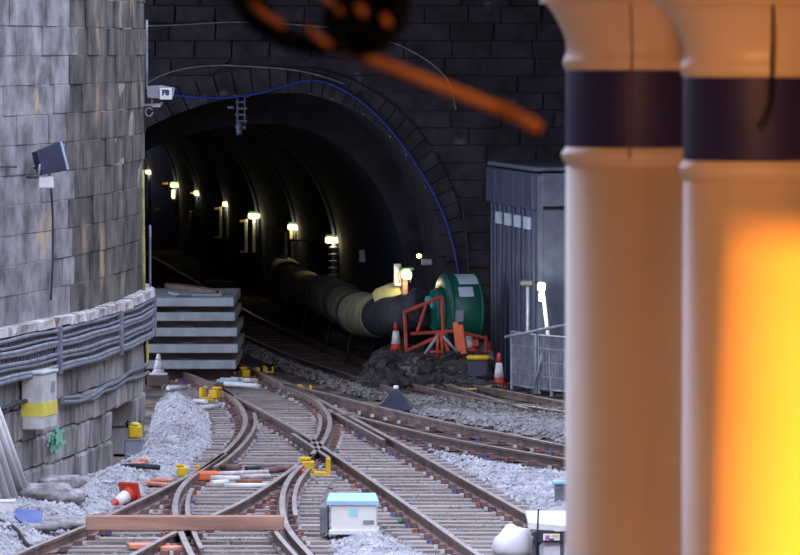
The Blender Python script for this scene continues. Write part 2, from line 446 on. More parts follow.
rbv = [shared(rough_box(50 + k, 0.05, 0.07), 'rubble_stone', 'pier_rubble') for k in range(5)]
def s_of_px(x):                                # arc position whose sight line is pixel x
    best = min(range(len(fp)), key=lambda i: abs((fp[i].x / fp[i].y) * F + 400 - x) if arc[i] < arc[-1] - 2.6 else 9e9)
    return arc[best]
NICHE_S0, NICHE_S1 = s_of_px(112), s_of_px(134)
S_START = s_of_px(-40)
S_DARK = s_of_px(63)  # darker stone colour from here to the wall corner
zc = []
z = 0.0
while z < LEDGE - 0.14: zc.append((z, min(z + 0.43, LEDGE - 0.12))); z += 0.43 if z + 0.43 < LEDGE - 0.3 else 9
z = LEDGE
while z < 8.0: zc.append((z, z + 0.405)); z += 0.405
for r, (z0, z1) in enumerate(zc):
    low = z1 <= LEDGE; rng = random.Random(100 + r); s = S_START - rng.uniform(0, 0.9)
    while s < arc[-1] - 0.3:
        ln = rng.uniform(0.75, 1.35) if not low else rng.uniform(0.8, 1.5)
        if s > arc[-1] - 3.2: ln = min(ln, 0.5)
        if low and z0 < 0.6:                   # stones stop at the niche jambs
            if NICHE_S0 - 0.05 <= s < NICHE_S1: s = NICHE_S1
            elif s < NICHE_S0 < s + ln: ln = NICHE_S0 - s
        p, tg, nn = fpt(s + ln / 2)
        if ln > 0.06:
            pr = rng.uniform(-0.03, 0.03) if low else rng.uniform(-0.012, 0.02)
            c = p - nn * (0.2 - pr); g = 0.008
            inst('ashlar_stone', rng.choice(rbv if low else sdv if s > S_DARK else stv), pier, (c.x + 5, c.y - 86, (z0 + z1) / 2), (0, 0, math.atan2(tg.y, tg.x)), (ln - g, 0.4, z1 - z0 - g))
        s += ln
# niche surround stones and projecting ledge
s = S_START - 0.5; rng = random.Random(5)
lm = [shared(rough_box(80 + k, 0.05, 0.06), 'ledge_stone', 'ledge_stone') for k in range(3)]
while s < arc[-1] - 0.4:
    ln = rng.uniform(0.9, 1.7)
    if s > arc[-1] - 3.5: ln = 0.5
    p, tg, nn = fpt(s + ln / 2); c = p - nn * 0.1
    inst('ledge_stone', rng.choice(lm), pier, (c.x + 5, c.y - 86, LEDGE - 0.06 + rng.uniform(-.015, .015)), (0, 0, math.atan2(tg.y, tg.x)), (ln - 0.03, 0.5, 0.13))
    s += ln
# green spray mark below the white box (thin paint film following one stone face)
# ================================================================== TRACKS
RH = 0.2
PROF = [(-.07, .04), (.07, .04), (.07, .056), (.014, .072), (.014, .152), (.037, .165), (.037, .2), (-.037, .2), (-.037, .165), (-.014, .152), (-.014, .072), (-.07, .056)]
def rail_path(px, rh=RH):
    pts = [at(x, y, rh) for x, y in px]
    for p in pts: p.z = 0.0
    return smoothed(spline(pts, 0.4), 6)
def x_at(path, d):
    for a, b in zip(path[:-1], path[1:]):
        lo, hi = (a, b) if a.y <= b.y else (b, a)
        if lo.y <= d <= hi.y and hi.y > lo.y: return lo.x + (hi.x - lo.x) * (d - lo.y) / (hi.y - lo.y)
    return None
PA = rail_path([(-30, 577), (18, 553), (87, 525), (116, 511), (156, 492), (192, 473), (217, 458), (236, 440), (245, 425), (243.6, 411), (232, 396), (214, 384), (181, 371), (140, 358), (90, 344)])
PB = rail_path([(205, 577), (195, 560), (188, 548), (181, 532), (175, 513), (177, 495), (186, 481), (205, 467), (225, 453)])
PC = rail_path([(330, 577), (311, 555), (288, 528), (282, 503), (288, 480), (308, 458), (324, 440), (330, 422), (325, 409), (311, 396), (286, 385), (271, 378), (251, 368), (210, 355), (160, 341)])
PDr = rail_path([(90, 577), (118, 562), (145, 548), (172, 533), (217, 513), (239, 503), (265, 487), (290, 470), (312, 454)])
PE1 = rail_path([(515, 578), (472, 550), (400, 499), (322, 446), (290, 426), (258, 408), (233, 395), (214, 384.5)])
PE2 = rail_path([(640, 578), (592, 551), (526, 513), (461, 477), (407, 447), (363, 423), (327, 403.5), (305, 392), (284, 384)])
PF1 = rail_path([(640, 471), (563, 458), (497, 447), (434, 435), (390, 424.5), (352, 415), (325, 411)])
PF2 = rail_path([(640, 458), (563, 445), (520, 436), (470, 427), (425, 417), (385, 408), (358, 401.5), (331, 394), (304, 388), (282, 381)])
PG1 = rail_path([(527, 408), (495, 399), (462, 389), (409, 373), (378, 363), (344, 354), (310, 341), (274, 325), (242, 308), (210, 290), (180, 272), (150, 255), (120, 239)], .11)
PG2 = rail_path([(640, 422), (563, 411), (488, 400), (470, 397), (434, 389), (400, 381)], .11)
PG3 = rail_path([(397, 390), (366, 379.5), (335, 370), (301, 359), (268, 346), (237, 332), (205, 315), (175, 297), (140, 276)], .11)
PH = rail_path([(640, 416), (565, 402), (520, 393), (480, 386), (448, 380)], .11)

slp = [shared(rough_box(200 + k, 0.012, 0.02), 'sleeper', 'wood_sleeper') for k in range(4)]
sld = [shared(rough_box(210 + k, 0.02, 0.03), 'sleeper_dark', 'wood_dark') for k in range(3)]
def track(name, label, cat, rails, rows, dark=False, loc=(0, 0, 0), chairs=True, heads=None):
    t = thing(name, label, cat, loc)
    for p in rails: MB().sweep(p, PROF if chairs else [(a_, b_ * .55) for a_, b_ in PROF], (6,)).build('rail', ['rail_steel', 'rail_head'], t, True)
    L = Vector(loc)
    for c, ln, rz, wd in rows:
        inst('sleeper', random.choice(sld if dark else slp), t, (c.x - L.x, c.y - L.y, (-0.035 if chairs else -.055) + random.uniform(-.006, .006)), (0, 0, rz), (ln, wd, 0.15))
    if chairs:
        pl_, wh, bl, gr, orr = MB(), MB(), MB(), MB(), MB()
        for p in rails:
            acc = 0
            for a, b in zip(p[:-1], p[1:]):
                acc += (b - a).length
                if acc < 0.62 or a.y > 118: continue
                acc = 0; t_ = (b - a).normalized(); q = Vector((t_.y, -t_.x, 0)); Mx = Matrix.Rotation(math.atan2(t_.y, t_.x), 4, 'Z')
                for s_ in (-1, 1):
                    c = a + q * s_ * 0.12
                    pl_.box(c + Vector((0, 0, 0.07)), (0.14, 0.09, 0.065), Mx)
                    if random.random() < 0.85:
                        r_ = random.random(); tgt = wh if r_ < 0.7 else bl if r_ < 0.82 else orr if r_ < 0.95 else gr
                        tgt.box(c + q * s_ * 0.085 + Vector((0, 0, 0.07)), (0.07, 0.045, 0.045), Mx)
        tag(pl_.build('rail_chair_plates', 'rust', t, True), 'rust red chair plates along the rails', kind='stuff')
        for mb, nm, mt in ((wh, 'white_clip_insulators', 'clip_white'), (bl, 'blue_clip_insulators', 'clip_blue'), (gr, 'green_clip_insulators', 'clip_green'), (orr, 'orange_clip_insulators', 'rust_orange')):
            if mb.v: tag(mb.build(nm, mt, t, True), kind='stuff')
    return t
SP = 0.65
rows1, rowsE = [], []
d = 64.5
while d < 118:
    A, Bx, Cx, E1x, E2x = x_at(PA, d), x_at(PB, d), x_at(PC, d), x_at(PE1, d), x_at(PE2, d)
    if d < 91.5:
        if A is not None and Cx is not None:
            x0, x1 = A - 0.5, Cx + 0.52; rows1.append((Vector(((x0 + x1) / 2, d, 0)), x1 - x0, random.uniform(-.006, .006), 0.27))
        if E1x is not None and E2x is not None:
            e = min(max(E1x - 0.5, Cx + 0.56 if Cx else -9), E1x - 0.1); x1 = E2x + 0.5
            rowsE.append((Vector(((e + x1) / 2, d + 0.05, 0)), x1 - e, 0.0 + random.uniform(-.006, .006), 0.27))
    else:
        x0 = (A if A is not None else -5.5) - 0.5
        ends = [v for v in (Cx, E2x) if v is not None]
        x1 = (max(ends) if ends else x0 + 2.4) + 0.5; rows1.append((Vector(((x0 + x1) / 2, d, 0)), x1 - x0, random.uniform(-.006, .006), 0.27))
    d += SP
def along(p1, p2, s0, s1, ext=0.5):
    """sleepers square to a pair of rails"""
    rows = []; L = [0]
    for a, b in zip(p1[:-1], p1[1:]): L.append(L[-1] + (b - a).length)
    s = s0
    while s < min(s1, L[-1]):
        i = max(k for k in range(len(L)) if L[k] <= s); i = min(i, len(p1) - 2); a = p1[i].lerp(p1[i + 1], (s - L[i]) / (L[i + 1] - L[i])); t_ = (p1[min(i + 3, len(p1) - 1)] - p1[max(0, i - 3)]).normalized()
        b = min(p2, key=lambda v: (v - a).length); c = (a + b) / 2; dv = (b - a).normalized()
        rows.append((c, (b - a).length + 2 * ext, math.atan2(dv.y, dv.x), 0.26)); s += SP
    return rows
turn = track('turnout_track', 'curved switch track with S-bend rails on grey timber bearers beside the abutment', 'railway track', [PA, PB, PC, PDr], rows1, loc=(-2.5, 80, 0))
thr = track('through_track', 'straight track crossing diagonally past the white cabinet with rusty chairs', 'railway track', [PE1, PE2], rowsE, loc=(0.5, 80, 0))
def upto(p1, p2, xmin):
    return [r for r in along(p1, p2, 0.2, 60) if (r[0].x / r[0].y) * F + 400 > xmin]
trF = track('branch_track', 'branch track with brown sleeper ends showing beside a strip of pale ballast', 'railway track', [PF1, PF2], upto(PF1, PF2, 392), True, loc=(1.5, 95, 0))
rg = [r for r in along(PG1, PG3, 0.2, 200, 0.45) if r[1] < 3.6]
trG = track('tunnel_track', 'dark grimy track running from the tunnel mouth past the green fan', 'railway track', [PG1, PG2, PG3, PH], rg, True, loc=(-1, 112, 0), chairs=False)
# check rails (short guard rails beside the running rails) in pale grey steel
def offset(path, off, d0, d1):
    out = []
    for i, p in enumerate(path):
        if not d0 <= p.y <= d1: continue
        t_ = (path[min(i + 1, len(path) - 1)] - path[max(i - 1, 0)]).normalized(); q = Vector((t_.y, -t_.x, 0))
        if t_.y < 0: q = -q
        out.append(p + q * off)
    return out
for pth, off, d0, d1 in ((PA, 0.16, 86, 99), (PC, -0.18, 70, 76), (PB, 0.16, 72, 82), (PC, 0.16, 77, 86), (PC, -0.15, 91, 99)):
    MB().sweep(offset(pth, off, d0, d1), [(a * .8, b) for a, b in PROF], (6,)).build('check_rail', ['rail_steel', 'rail_head'], turn, True)
for pth, off, d0, d1 in ((PE1, -0.15, 88, 94), (PE2, -0.15, 92, 100)):
    MB().sweep(offset(pth, off, d0, d1), [(a * .8, b) for a, b in PROF], (6,)).build('check_rail', ['rail_steel', 'rail_head'], thr, True)
# switch stretcher bars between the rails of the turnout
def bar(p, q, r, name, mt, parent):
    return MB().tube([p, q], r, 8).build(name, mt, parent, True)
for (xa, ya, xb, yb, mt, r) in ((213, 474, 268, 472, 'clip_white', .035), (211, 478, 240, 478.5, 'paint_white', .04), (240, 477, 270, 476, 'clip_white', .035), (211, 483, 228, 482, 'paint_white', .04), (224, 485.5, 268, 485.5, 'paint_white', .035), (236, 481.5, 262, 481, 'rust_orange', .03), (262, 471, 292, 468, 'rust', .05), (222, 467, 240, 468, 'rust', .05), (246, 469, 276, 467.5, 'cable_dark', .04),
                                (232, 379, 256, 381, 'clip_white', .045), (225, 384, 258, 386, 'paint_white', .045), (218, 381, 244, 384, 'lid_blue', .04), (221, 379, 240, 380, 'clip_white', .03)):
    bar(at(xa, ya, .16), at(xb, yb, .16), r, 'stretcher_bar', mt, turn)
def clamp(px, py, s=1.0, rz=0.0, mt='yellow', par=turn):
    c = at(px, py, 0.1); m = MB(); Mz = Matrix.Rotation(rz, 4, 'Z')
    def bx(o, d_): m.box(c + Mz @ Vector(o) * s, Vector(d_) * s, Mz, bev=0.015 * s)
    bx((-.14, 0, .06), (.18, .2, .16)); bx((0, 0, -.04), (.34, .16, .07)); bx((.14, 0, .08), (.07, .16, .2)); bx((-.18, 0, .17), (.16, .12, .05))
    return m.build('rail_clamp', mt, par, True)
clamp(318, 471, 1.05); clamp(190, 475, .8); clamp(209, 397, .95, 2.6); clamp(251, 376, .9, 0.4); clamp(306, 391, .6); clamp(172, 371, .6); clamp(269, 371, .5)
MB().box(at(207, 476, .14), (.34, .22, .14), bev=.03).build('motor_cover', 'orange_board', turn, True)
MB().box(at(298, 472, .12), (.2, .2, .1), bev=.03).build('motor_cover', 'cone_red', turn, True)

# ================================================================== BALLAST
def inside(p, poly):
    c = False; n_ = len(poly)
    for i in range(n_):
        a, b = poly[i], poly[i - 1]
        if (a.y > p.y) != (b.y > p.y) and p.x < (b.x - a.x) * (p.y - a.y) / (b.y - a.y) + a.x: c = not c
    return c
def edge_dist(p, poly):
    best = 9e9
    for i in range(len(poly)):
        a, b = poly[i - 1], poly[i]; ab = b - a; t = max(0, min(1, (p - a).dot(ab) / max(1e-9, ab.length_squared))); best = min(best, (p - a - ab * t).length)
    return best
def ballast(name, label, px, h=0.1, dens=260, mt='ballast', hf=None, ramp=0.7, world_poly=None, stone=0.03):
    poly = world_poly or [at(x, y, 0.0) for x, y in px]
    poly = [Vector((p.x, p.y, 0)) for p in poly]
    x0, x1 = min(p.x for p in poly), max(p.x for p in poly); y0, y1 = min(p.y for p in poly), max(p.y for p in poly)
    def hz(p):
        e = edge_dist(p, poly); k = min(1, e / ramp)
        return (hf(p) if hf else h) * k * k * (3 - 2 * k) + 0.035 * noise.noise(p * 2.2) * k
    m = MB(); g = 0.3; idx = {}
    nx_, ny_ = int((x1 - x0) / g) + 2, int((y1 - y0) / g) + 2
    for j in range(ny_):
        for i in range(nx_):
            p = Vector((x0 + i * g, y0 + j * g, 0))
            if inside(p + Vector((g / 2, g / 2, 0)), poly):
                q = []
                for a, b in ((i, j), (i + 1, j), (i + 1, j + 1), (i, j + 1)):
                    if (a, b) not in idx:
                        v = Vector((x0 + a * g, y0 + b * g, 0)); v.z = hz(v) if inside(v, poly) else -0.05; idx[(a, b)] = len(m.v); m.v.append(v)
                    q.append(idx[(a, b)])
                m.f.append(q); m.sm.append(True); m.mi.append(0)
    area = (x1 - x0) * (y1 - y0)
    rng = random.Random(hash(label) % 1 + len(label))
    OCT = [(1, 0, 0), (-1, 0, 0), (0, 1, 0), (0, -1, 0), (0, 0, 1), (0, 0, -1)]
    TF = [(0, 2, 4), (2, 1, 4), (1, 3, 4), (3, 0, 4), (2, 0, 5), (1, 2, 5), (3, 1, 5), (0, 3, 5)]
    for _ in range(int(area * dens)):
        p = Vector((rng.uniform(x0, x1), rng.uniform(y0, y1), 0))
        if not inside(p, poly): continue
        p.z = hz(p) + 0.005; r = stone * rng.uniform(0.6, 1.5); o = len(m.v); cz, sz = math.cos(rng.random() * 6.3), math.sin(rng.random() * 6.3)
        for v in OCT:
            k = r * rng.uniform(.75, 1.3); x, y, z_ = v; m.v.append(p + Vector((x * cz - y * sz + .3 * z_, x * sz + y * cz, z_ + .3 * x)) * k)
        for f in TF: m.f.append([o + i for i in f]); m.sm.append(False); m.mi.append(1)
    ob = m.build(name, ['ballast_bed' if mt == 'ballast' else 'bed_brown' if name in ('track_bed', 'ballast_strip') else 'dirt', mt])
    return tag(ob, label, 'ballast', kind='stuff'), hz
# bank between the abutment and the turnout: world outline from the wall foot and the outer rail
wallside = [fpt(s_of_px(x))[0] + fpt(s_of_px(x))[2] * 0.02 for x in (-60, -25, 0, 25, 50, 75, 100, 120, 135, 146)]
railside = [p - Vector((0.42, 0, 0)) for p in PA[::6] if 66 < p.y < 96]
bank = wallside + [at(153, 418), at(157, 403), at(168, 393), at(190, 398), at(208, 412)] + [p for p in reversed(railside) if p.y < 95 ]
def bank_h(p):
    return 0.14 + 0.24 * max(0, min(1, (x_at(PA, p.y) - 0.5 - p.x) / 2.0)) if x_at(PA, p.y) is not None else 0.15
_, bank_z = ballast('ballast_bank', 'pale grey ballast bank heaped along the foot of the abutment', None, dens=190, hf=bank_h, world_poly=bank, ramp=0.5)
ballast('ballast_strip', 'pale ballast strip behind the branch track rails', [(402, 411), (430, 412), (480, 416), (530, 421), (600, 430), (600, 449), (565, 443), (520, 433), (470, 424.5), (425, 415)], 0.07, 200, 'ballast_mid', ramp=.25)
ballast('ballast_wedge', 'pale ballast wedge between the through track and the branch track', [(395, 436), (430, 450), (480, 462), (520, 470), (600, 480), (620, 545), (565, 531), (530, 510), (480, 481), (430, 452)], 0.08, 200, ramp=.3)
ballast('ballast_heap', 'pale ballast heap at the foot of the white cabinet', [(330, 536), (378, 532), (395, 541), (425, 556), (450, 578), (345, 580), (330, 556)], 0.10, 300, ramp=.4)
ballast('trackside_grit', 'dark grimy grit between the tunnel track and the switch', [(240, 352), (300, 377), (345, 393), (400, 406), (470, 421), (600, 430), (600, 414), (480, 402), (390, 395), (300, 366), (245, 340)], 0.05, 70, 'ballast_dark', ramp=.3)

ballast('track_bed', 'brown grit packed between the timber bearers', None, 0.0, 60, 'ballast_dark', world_poly=[Vector((-5.2, 66, 0)), Vector((2.5, 66, 0)), Vector((2.2, 84, 0)), Vector((1.0, 90, 0)), Vector((-1.4, 100, 0)), Vector((-2.6, 108, 0)), Vector((-4.6, 112, 0)), Vector((-3.4, 98, 0)), Vector((-3.0, 90, 0)), Vector((-4.4, 78, 0))])
# ================================================================== SMALL HELPERS FOR THE ABUTMENT
def on_wall(x, y, off=0.0):
    p, tg, nn = fpt(s_of_px(x)); q = p + nn * off; r = ray(x, y); return Vector((q.x, q.y, CAMZ + r.z * q.y / r.y)), tg, nn

# ---- cable rack under the ledge
rack = thing('cable_rack', 'long galvanised cable rack curving along the abutment below the ledge', 'cable rack', (-5, 86, 1.8))
sa, sb_ = S_START, s_of_px(150) + 0.9
N = 60
def wall_line(z, off, a=sa, b=sb_, wob=0.0, ph=0):
    out = []
    for i in range(N + 1):
        s = a + (b - a) * i / N; p, tg, nn = fpt(s); q = p + nn * off
        out.append(Vector((q.x, q.y, z + wob * math.sin(i * 0.5 + ph))))
    return out
for z_, r_ in ((2.30, .03), (2.20, .022), (2.13, .032), (2.08, .025), (1.96, .032), (1.90, .025), (1.80, .03), (1.75, .035)):
    MB().tube(wall_line(z_, 0.14, wob=.008, ph=z_ * 9), r_, 6).build('cable', 'cable_grey' if int(z_ * 100) % 3 else 'galv', rack, True)
m = MB(); s = sa
while s < sb_:
    p, tg, nn = fpt(s); q = p + nn * 0.09; m.box((q.x, q.y, 2.02), (0.05, 0.02, 0.56), Matrix.Rotation(math.atan2(tg.y, tg.x), 4, 'Z')); s += 0.17
tag(m.build('rungs', 'galv', rack, True), kind='stuff')
for x in (-20, 48, 110, 150):
    p, tg, nn = fpt(s_of_px(x)); q = p + nn * 0.15
    MB().box((q.x, q.y, 2.02), (0.12, 0.1, 0.66), Matrix.Rotation(math.atan2(tg.y, tg.x), 4, 'Z'), bev=.01).build('hanger', 'cable_grey', rack, True)
# ---- loose cables on the wall below
def wall_cable(pts, r, mt, label, group=None, off=0.07):
    P = spline([on_wall(x, y, off)[0] for x, y in pts], 0.25); o = MB().tube(P, r, 6).build('cable', mt, None, True, P[0])
    return tag(o, label, 'cable', group)
wall_cable([(-20, 377), (0, 375), (20, 372), (45, 366), (62, 364), (76, 362), (84, 356), (92, 359), (104, 357), (112, 348), (120, 345), (135, 343)], .025, 'cable_yellow', 'yellowish cable sagging just below the cable rack')
wall_cable([(58, 402), (75, 401), (90, 394), (100, 386), (112, 382), (125, 372), (140, 366), (152, 362)], .035, 'cable_grey', 'thick grey cable looping from the white box to the wall corner')
wall_cable([(58, 398), (72, 397), (88, 399), (97, 392), (110, 388), (122, 380), (135, 377), (150, 372)], .03, 'cable_grey', 'grey cable running under the thick cable to the wall corner')
wall_cable([(-20, 412), (0, 408), (12, 403), (25, 400)], .03, 'cable_dark', 'dark cable entering the white box from the poles')
wall_cable([(-20, 168), (0, 166.5), (12, 167)], .015, 'cable_dark', 'thin dark cable feeding the floodlight')
wall_cable([(30, 168), (40, 167), (43, 170), (46, 185), (47, 215), (47, 260), (46, 300)], .015, 'cable_dark', 'thin cable dropping down the wall from the floodlight')
wall_cable([(138, 170), (138.5, 230), (139, 290)], .03, 'cable_yellow', 'pale vertical conduit near the wall corner', None)
wall_cable([(145.5, 20), (146, 45), (146.5, 90)], .025, 'galv', 'grey conduit above the bullet camera bracket', None, .05)
wall_cable([(151, 225), (151.5, 262), (152, 290)], .02, 'cable_grey', 'thin grey wire hanging down the wall corner', None, .1)
# ---- white electrical box with yellow band
c, tg, nn = on_wall(28, 400, 0.16)
bz = atd(40, 428, c.y).z; tz = atd(40, 373, c.y).z
boxr = thing('junction_box', 'tall white electrical box with yellow band fixed to the abutment', 'electrical box', (c.x, c.y, bz), math.atan2(tg.y, tg.x) - 0.02)
hh = tz - bz; dv = nn
# box: front (facing along -track towards the viewer) is the local -x end
MB().box((0, 0, hh * .5), (0.8, 0.30, hh), bev=.015).build('body', 'paint_white_dirty', boxr)
MB().box((0, 0, hh * .36), (0.812, 0.312, hh * .25)).build('yellow_band', 'yellow_pale', boxr)
MB().box((0, .0, hh + .02), (.86, .34, .04), bev=.01).build('lid', 'paint_white_dirty', boxr)
MB().box((.15, -.158, hh * .75), (.2, .012, .14)).build('label_plate', 'cctv_grey', boxr)
# green paint mark on the stones under the box
m = MB(); rng = random.Random(3)
for k in range(60):
    px = rng.gauss(51, 3.2); py = rng.uniform(428, 452) if k > 3 else 437
    p, tg_, nn_ = on_wall(px, py, 0.045 + 0.001 * k); s_ = rng.uniform(.015, .05); Mz = Matrix.Rotation(math.atan2(tg_.y, tg_.x), 4, 'Z')
    m.add([p + Mz @ Vector((s_ * 3 * math.cos(a * 1.05), 0, s_ * 1.1 * math.sin(a * 1.05) * rng.uniform(.7, 1.2))) for a in range(6)], [list(range(6))])
m.build('paint_mark', 'green_paint', pier, True)
# ---- yellow tape strip and tag near the corner
p, tg, nn = on_wall(143, 352, 0.06)
MB().box((0, 0, 0), (.5, .02, .5), bev=.005).box((.05, -.005, -.02), (.6, .02, .18)).build('warning_strip', 'yellow_pale', None, loc=(p.x, p.y, p.z)).rotation_euler = (0, 0, math.atan2(tg.y, tg.x))
tag(bpy.data.objects['warning_strip'], 'yellow warning strip on the abutment under the rack end', 'warning strip')
# ---- floodlight on the wall
c, tg, nn = on_wall(25, 160, 0.32)
fl = thing('floodlight', 'dark blue floodlight with white junction box on the abutment wall', 'floodlight', c)
Mt = Matrix.Rotation(R(-14), 4, 'Y') @ Matrix.Rotation(R(18), 4, 'Z')
MB().add([Mt @ Vector(v) for v in ((-.16, -.14, -.17), (-.16, .16, -.17), (-.16, .16, .15), (-.16, -.14, .15), (.17, -.2, -.2), (.17, .2, -.2), (.17, .2, .2), (.17, -.2, .2))],
         [(0, 1, 2, 3), (4, 7, 6, 5), (0, 4, 5, 1), (1, 5, 6, 2), (2, 6, 7, 3), (3, 7, 4, 0)]).build('housing', 'flood_body', fl)
MB().box(Mt @ Vector((.185, 0, 0)), (.03, .42, .4), Mt, bev=.01).box(Mt @ Vector((.2, -.1, 0)), (.03, .12, .34), Mt).build('glass', 'flood_glass', fl)
MB().tube([(-.1, -.17, -.05), (-.12, -.17, -.2), (-.12, 0, -.24), (-.3, .2, -.24)], .02, 6).tube([(-.12, 0, -.24), (.1, -.1, -.24)], .02, 6).build('bracket', 'galv', fl)
MB().box((-.02, -.05, -.3), (.2, .16, .16), bev=.01).build('terminal_box', 'paint_white', fl)
# ---- bullet camera on the wall corner
c, tg, nn = on_wall(146, 104, 0.0)
cc = thing('security_camera', 'grey box security camera with white F8 plate on a wall bracket', 'security camera', (c.x, c.y - 0.4, c.z))
S_ = c.y / F; sc = lambda px: px * S_
X0 = 146
def cp(x, y, yy=0.0):
    p = atd(x, y, c.y - 0.4); return Vector((p.x - c.x, yy, p.z - c.z))
hou = MB(); poly = [cp(147, 86), cp(160, 85.3), cp(174.5, 88), cp(173, 96), cp(171.5, 99.5), cp(148, 97.5)]
vs = [p + Vector((0, -.12, 0)) for p in poly] + [p + Vector((0, .2, 0)) for p in poly]; n_ = len(poly)
hou.add(vs, [list(range(n_)), list(range(2 * n_ - 1, n_ - 1, -1))] + [[(i + 1) % n_, i, n_ + i, n_ + (i + 1) % n_] for i in range(n_)]); hou.build('housing', 'cctv_grey', cc)
pl0 = cp(166, 93.7)
plate = MB().box(pl0 + Vector((0, -.135, 0)), (sc(12), .03, sc(11.5)), bev=.004).build('name_plate', 'paint_white', cc)
tc = bpy.data.curves.new('plate_text', 'FONT'); tc.body = 'F8'; tc.size = 0.115; tc.align_x = 'CENTER'; tc.align_y = 'CENTER'; tc.extrude = 0.002; tc.offset = 0.006
to = bpy.data.objects.new('plate_text', tc); COL.objects.link(to)
dg = bpy.context.evaluated_depsgraph_get(); me = bpy.data.meshes.new_from_object(to.evaluated_get(dg)); bpy.data.objects.remove(to)
me.materials.clear(); me.materials.append(MATS['ink'])
lt = inst('lettering', me, plate, (pl0.x, -.153, pl0.z + .015), (R(90), 0, 0))
MB().tube([cp(133, 106, .1), cp(146, 105, .05), cp(160, 104.5)], .022, 8).box(cp(156, 106), (sc(9), .1, sc(2.6)), bev=.01).tube([cp(160, 105), cp(162, 102)], .02, 6).tube([cp(152, 103), cp(152, 98)], .02, 6).box(cp(143, 101, .05), (sc(1.6), .08, sc(10))).build('bracket', 'paint_white_dirty', cc)
MB().tube([cp(149 + 3.6 * math.cos(a), 112 + 4.2 * math.sin(a), -.02) for a in [k * .42 for k in range(15)]], .014, 6).build('cable_loop', 'cctv_grey', cc)
# ---- yellow lamp on a grey battery box in the niche
p, tg, nn = on_wall(123, 457, 0.16); gz_ = bank_z(Vector((p.x, p.y, 0)))
by = atd(123, 455, p.y).z; mid_ = atd(123, 440, p.y).z; top_ = atd(123, 424, p.y).z
bb = thing('battery_box', 'grey battery box standing in the abutment niche', 'box', (p.x, p.y, gz_), 0.0)
hb = mid_ - gz_
MB().box((0, 0, hb / 2), (.27, .26, hb), bev=.012).build('body', 'cctv_grey', bb); MB().box((0, 0, hb + .012), (.29, .28, .025)).build('lid', 'cctv_grey', bb)
MB().tube([(-.1, -.14, hb * .28), (.0, -.15, hb * .2), (.1, -.14, hb * .3)], .012, 6).build('handle', 'paint_white', bb)
yl = thing('warning_lamp', 'yellow warning lamp resting on the grey battery box', 'lamp', (p.x + .02, p.y, gz_ + hb + .025))
hy = top_ - mid_
MB().box((0, 0, hy * .42), (.21, .18, hy * .84), bev=.03).build('body', 'yellow', yl)
MB().lathe([(.085, hy * .8), (.08, hy * .92), (.04, hy * 1.02)], 14).build('lens', 'yellow_pale', yl)
MB().tube([(-.1, 0, hy * .6), (-.13, 0, hy * .95), (-.1, -.05, hy * 1.1)], .015, 6).build('handle', 'wire_black', yl)

# ================================================================== TUNNEL MOUTH: CABLES, BRACKET, LAMPS
def face_cable(pts, r, mt, label, dd=PD - 0.12):
    P = smoothed(spline([atd(x, y, dd) for x, y in pts], 0.2), 2); o = MB().tube(P, r, 6).build('cable', mt, None, True, P[0]); return tag(o, label, 'cable')
face_cable([(140, 93), (178, 95), (192, 97), (215, 98.5), (245, 96.5), (280, 88), (303, 81), (318, 80), (340, 87), (370, 108), (395, 135), (420, 170), (440, 205), (452, 240), (459, 275), (461, 320), (461, 362)], .022, 'cable_blue', 'blue cable strung over the tunnel mouth and down its right side')
face_cable([(140, 26), (180, 25), (215, 22.5), (245, 22), (300, 25), (350, 30), (395, 43), (420, 55), (440, 70), (450, 82), (456, 110)], .014, 'cable_grey', 'pale thin cable along the stone courses high above the arch')
face_cable([(140, 88), (160, 75), (185, 68), (215, 65), (250, 66.5), (290, 69), (320, 75), (345, 84)], .014, 'cable_grey', 'thin grey cable curving just above the arch stones')
face_cable([(462, 205), (467, 240), (469, 275), (469, 362)], .014, 'cable_dark', 'dark cable hanging beside the blue cable')
# hanging bracket at the crown
hp = atd(241, 97, PD + .05)
hb_ = thing('hanging_bracket', 'dark lattice bracket with insulators hanging at the tunnel crown', 'bracket', hp)
k = PD / F
MB().box((-.07, 0, -.38), (.04, .05, .7)).box((.07, 0, -.32), (.03, .05, .62)).box((0, 0, .02), (.3, .25, .05)).build('hanger_bars', 'steel_grey', hb_)
for i in range(5): MB().box((-.01 + .03 * (i % 2), -.02, -.1 - .12 * i), (.2, .1, .035)).build('cross_piece', 'steel_grey', hb_)
MB().lathe([(.04, -.72), (.07, -.66), (.05, -.6), (.07, -.54), (.04, -.48)], 12, (-.03, -.04, 0)).build('insulator', 'steel_grey', hb_)
MB().box((-.2, -.02, -.2), (.12, .1, .05)).build('side_arm', 'steel_grey', hb_)

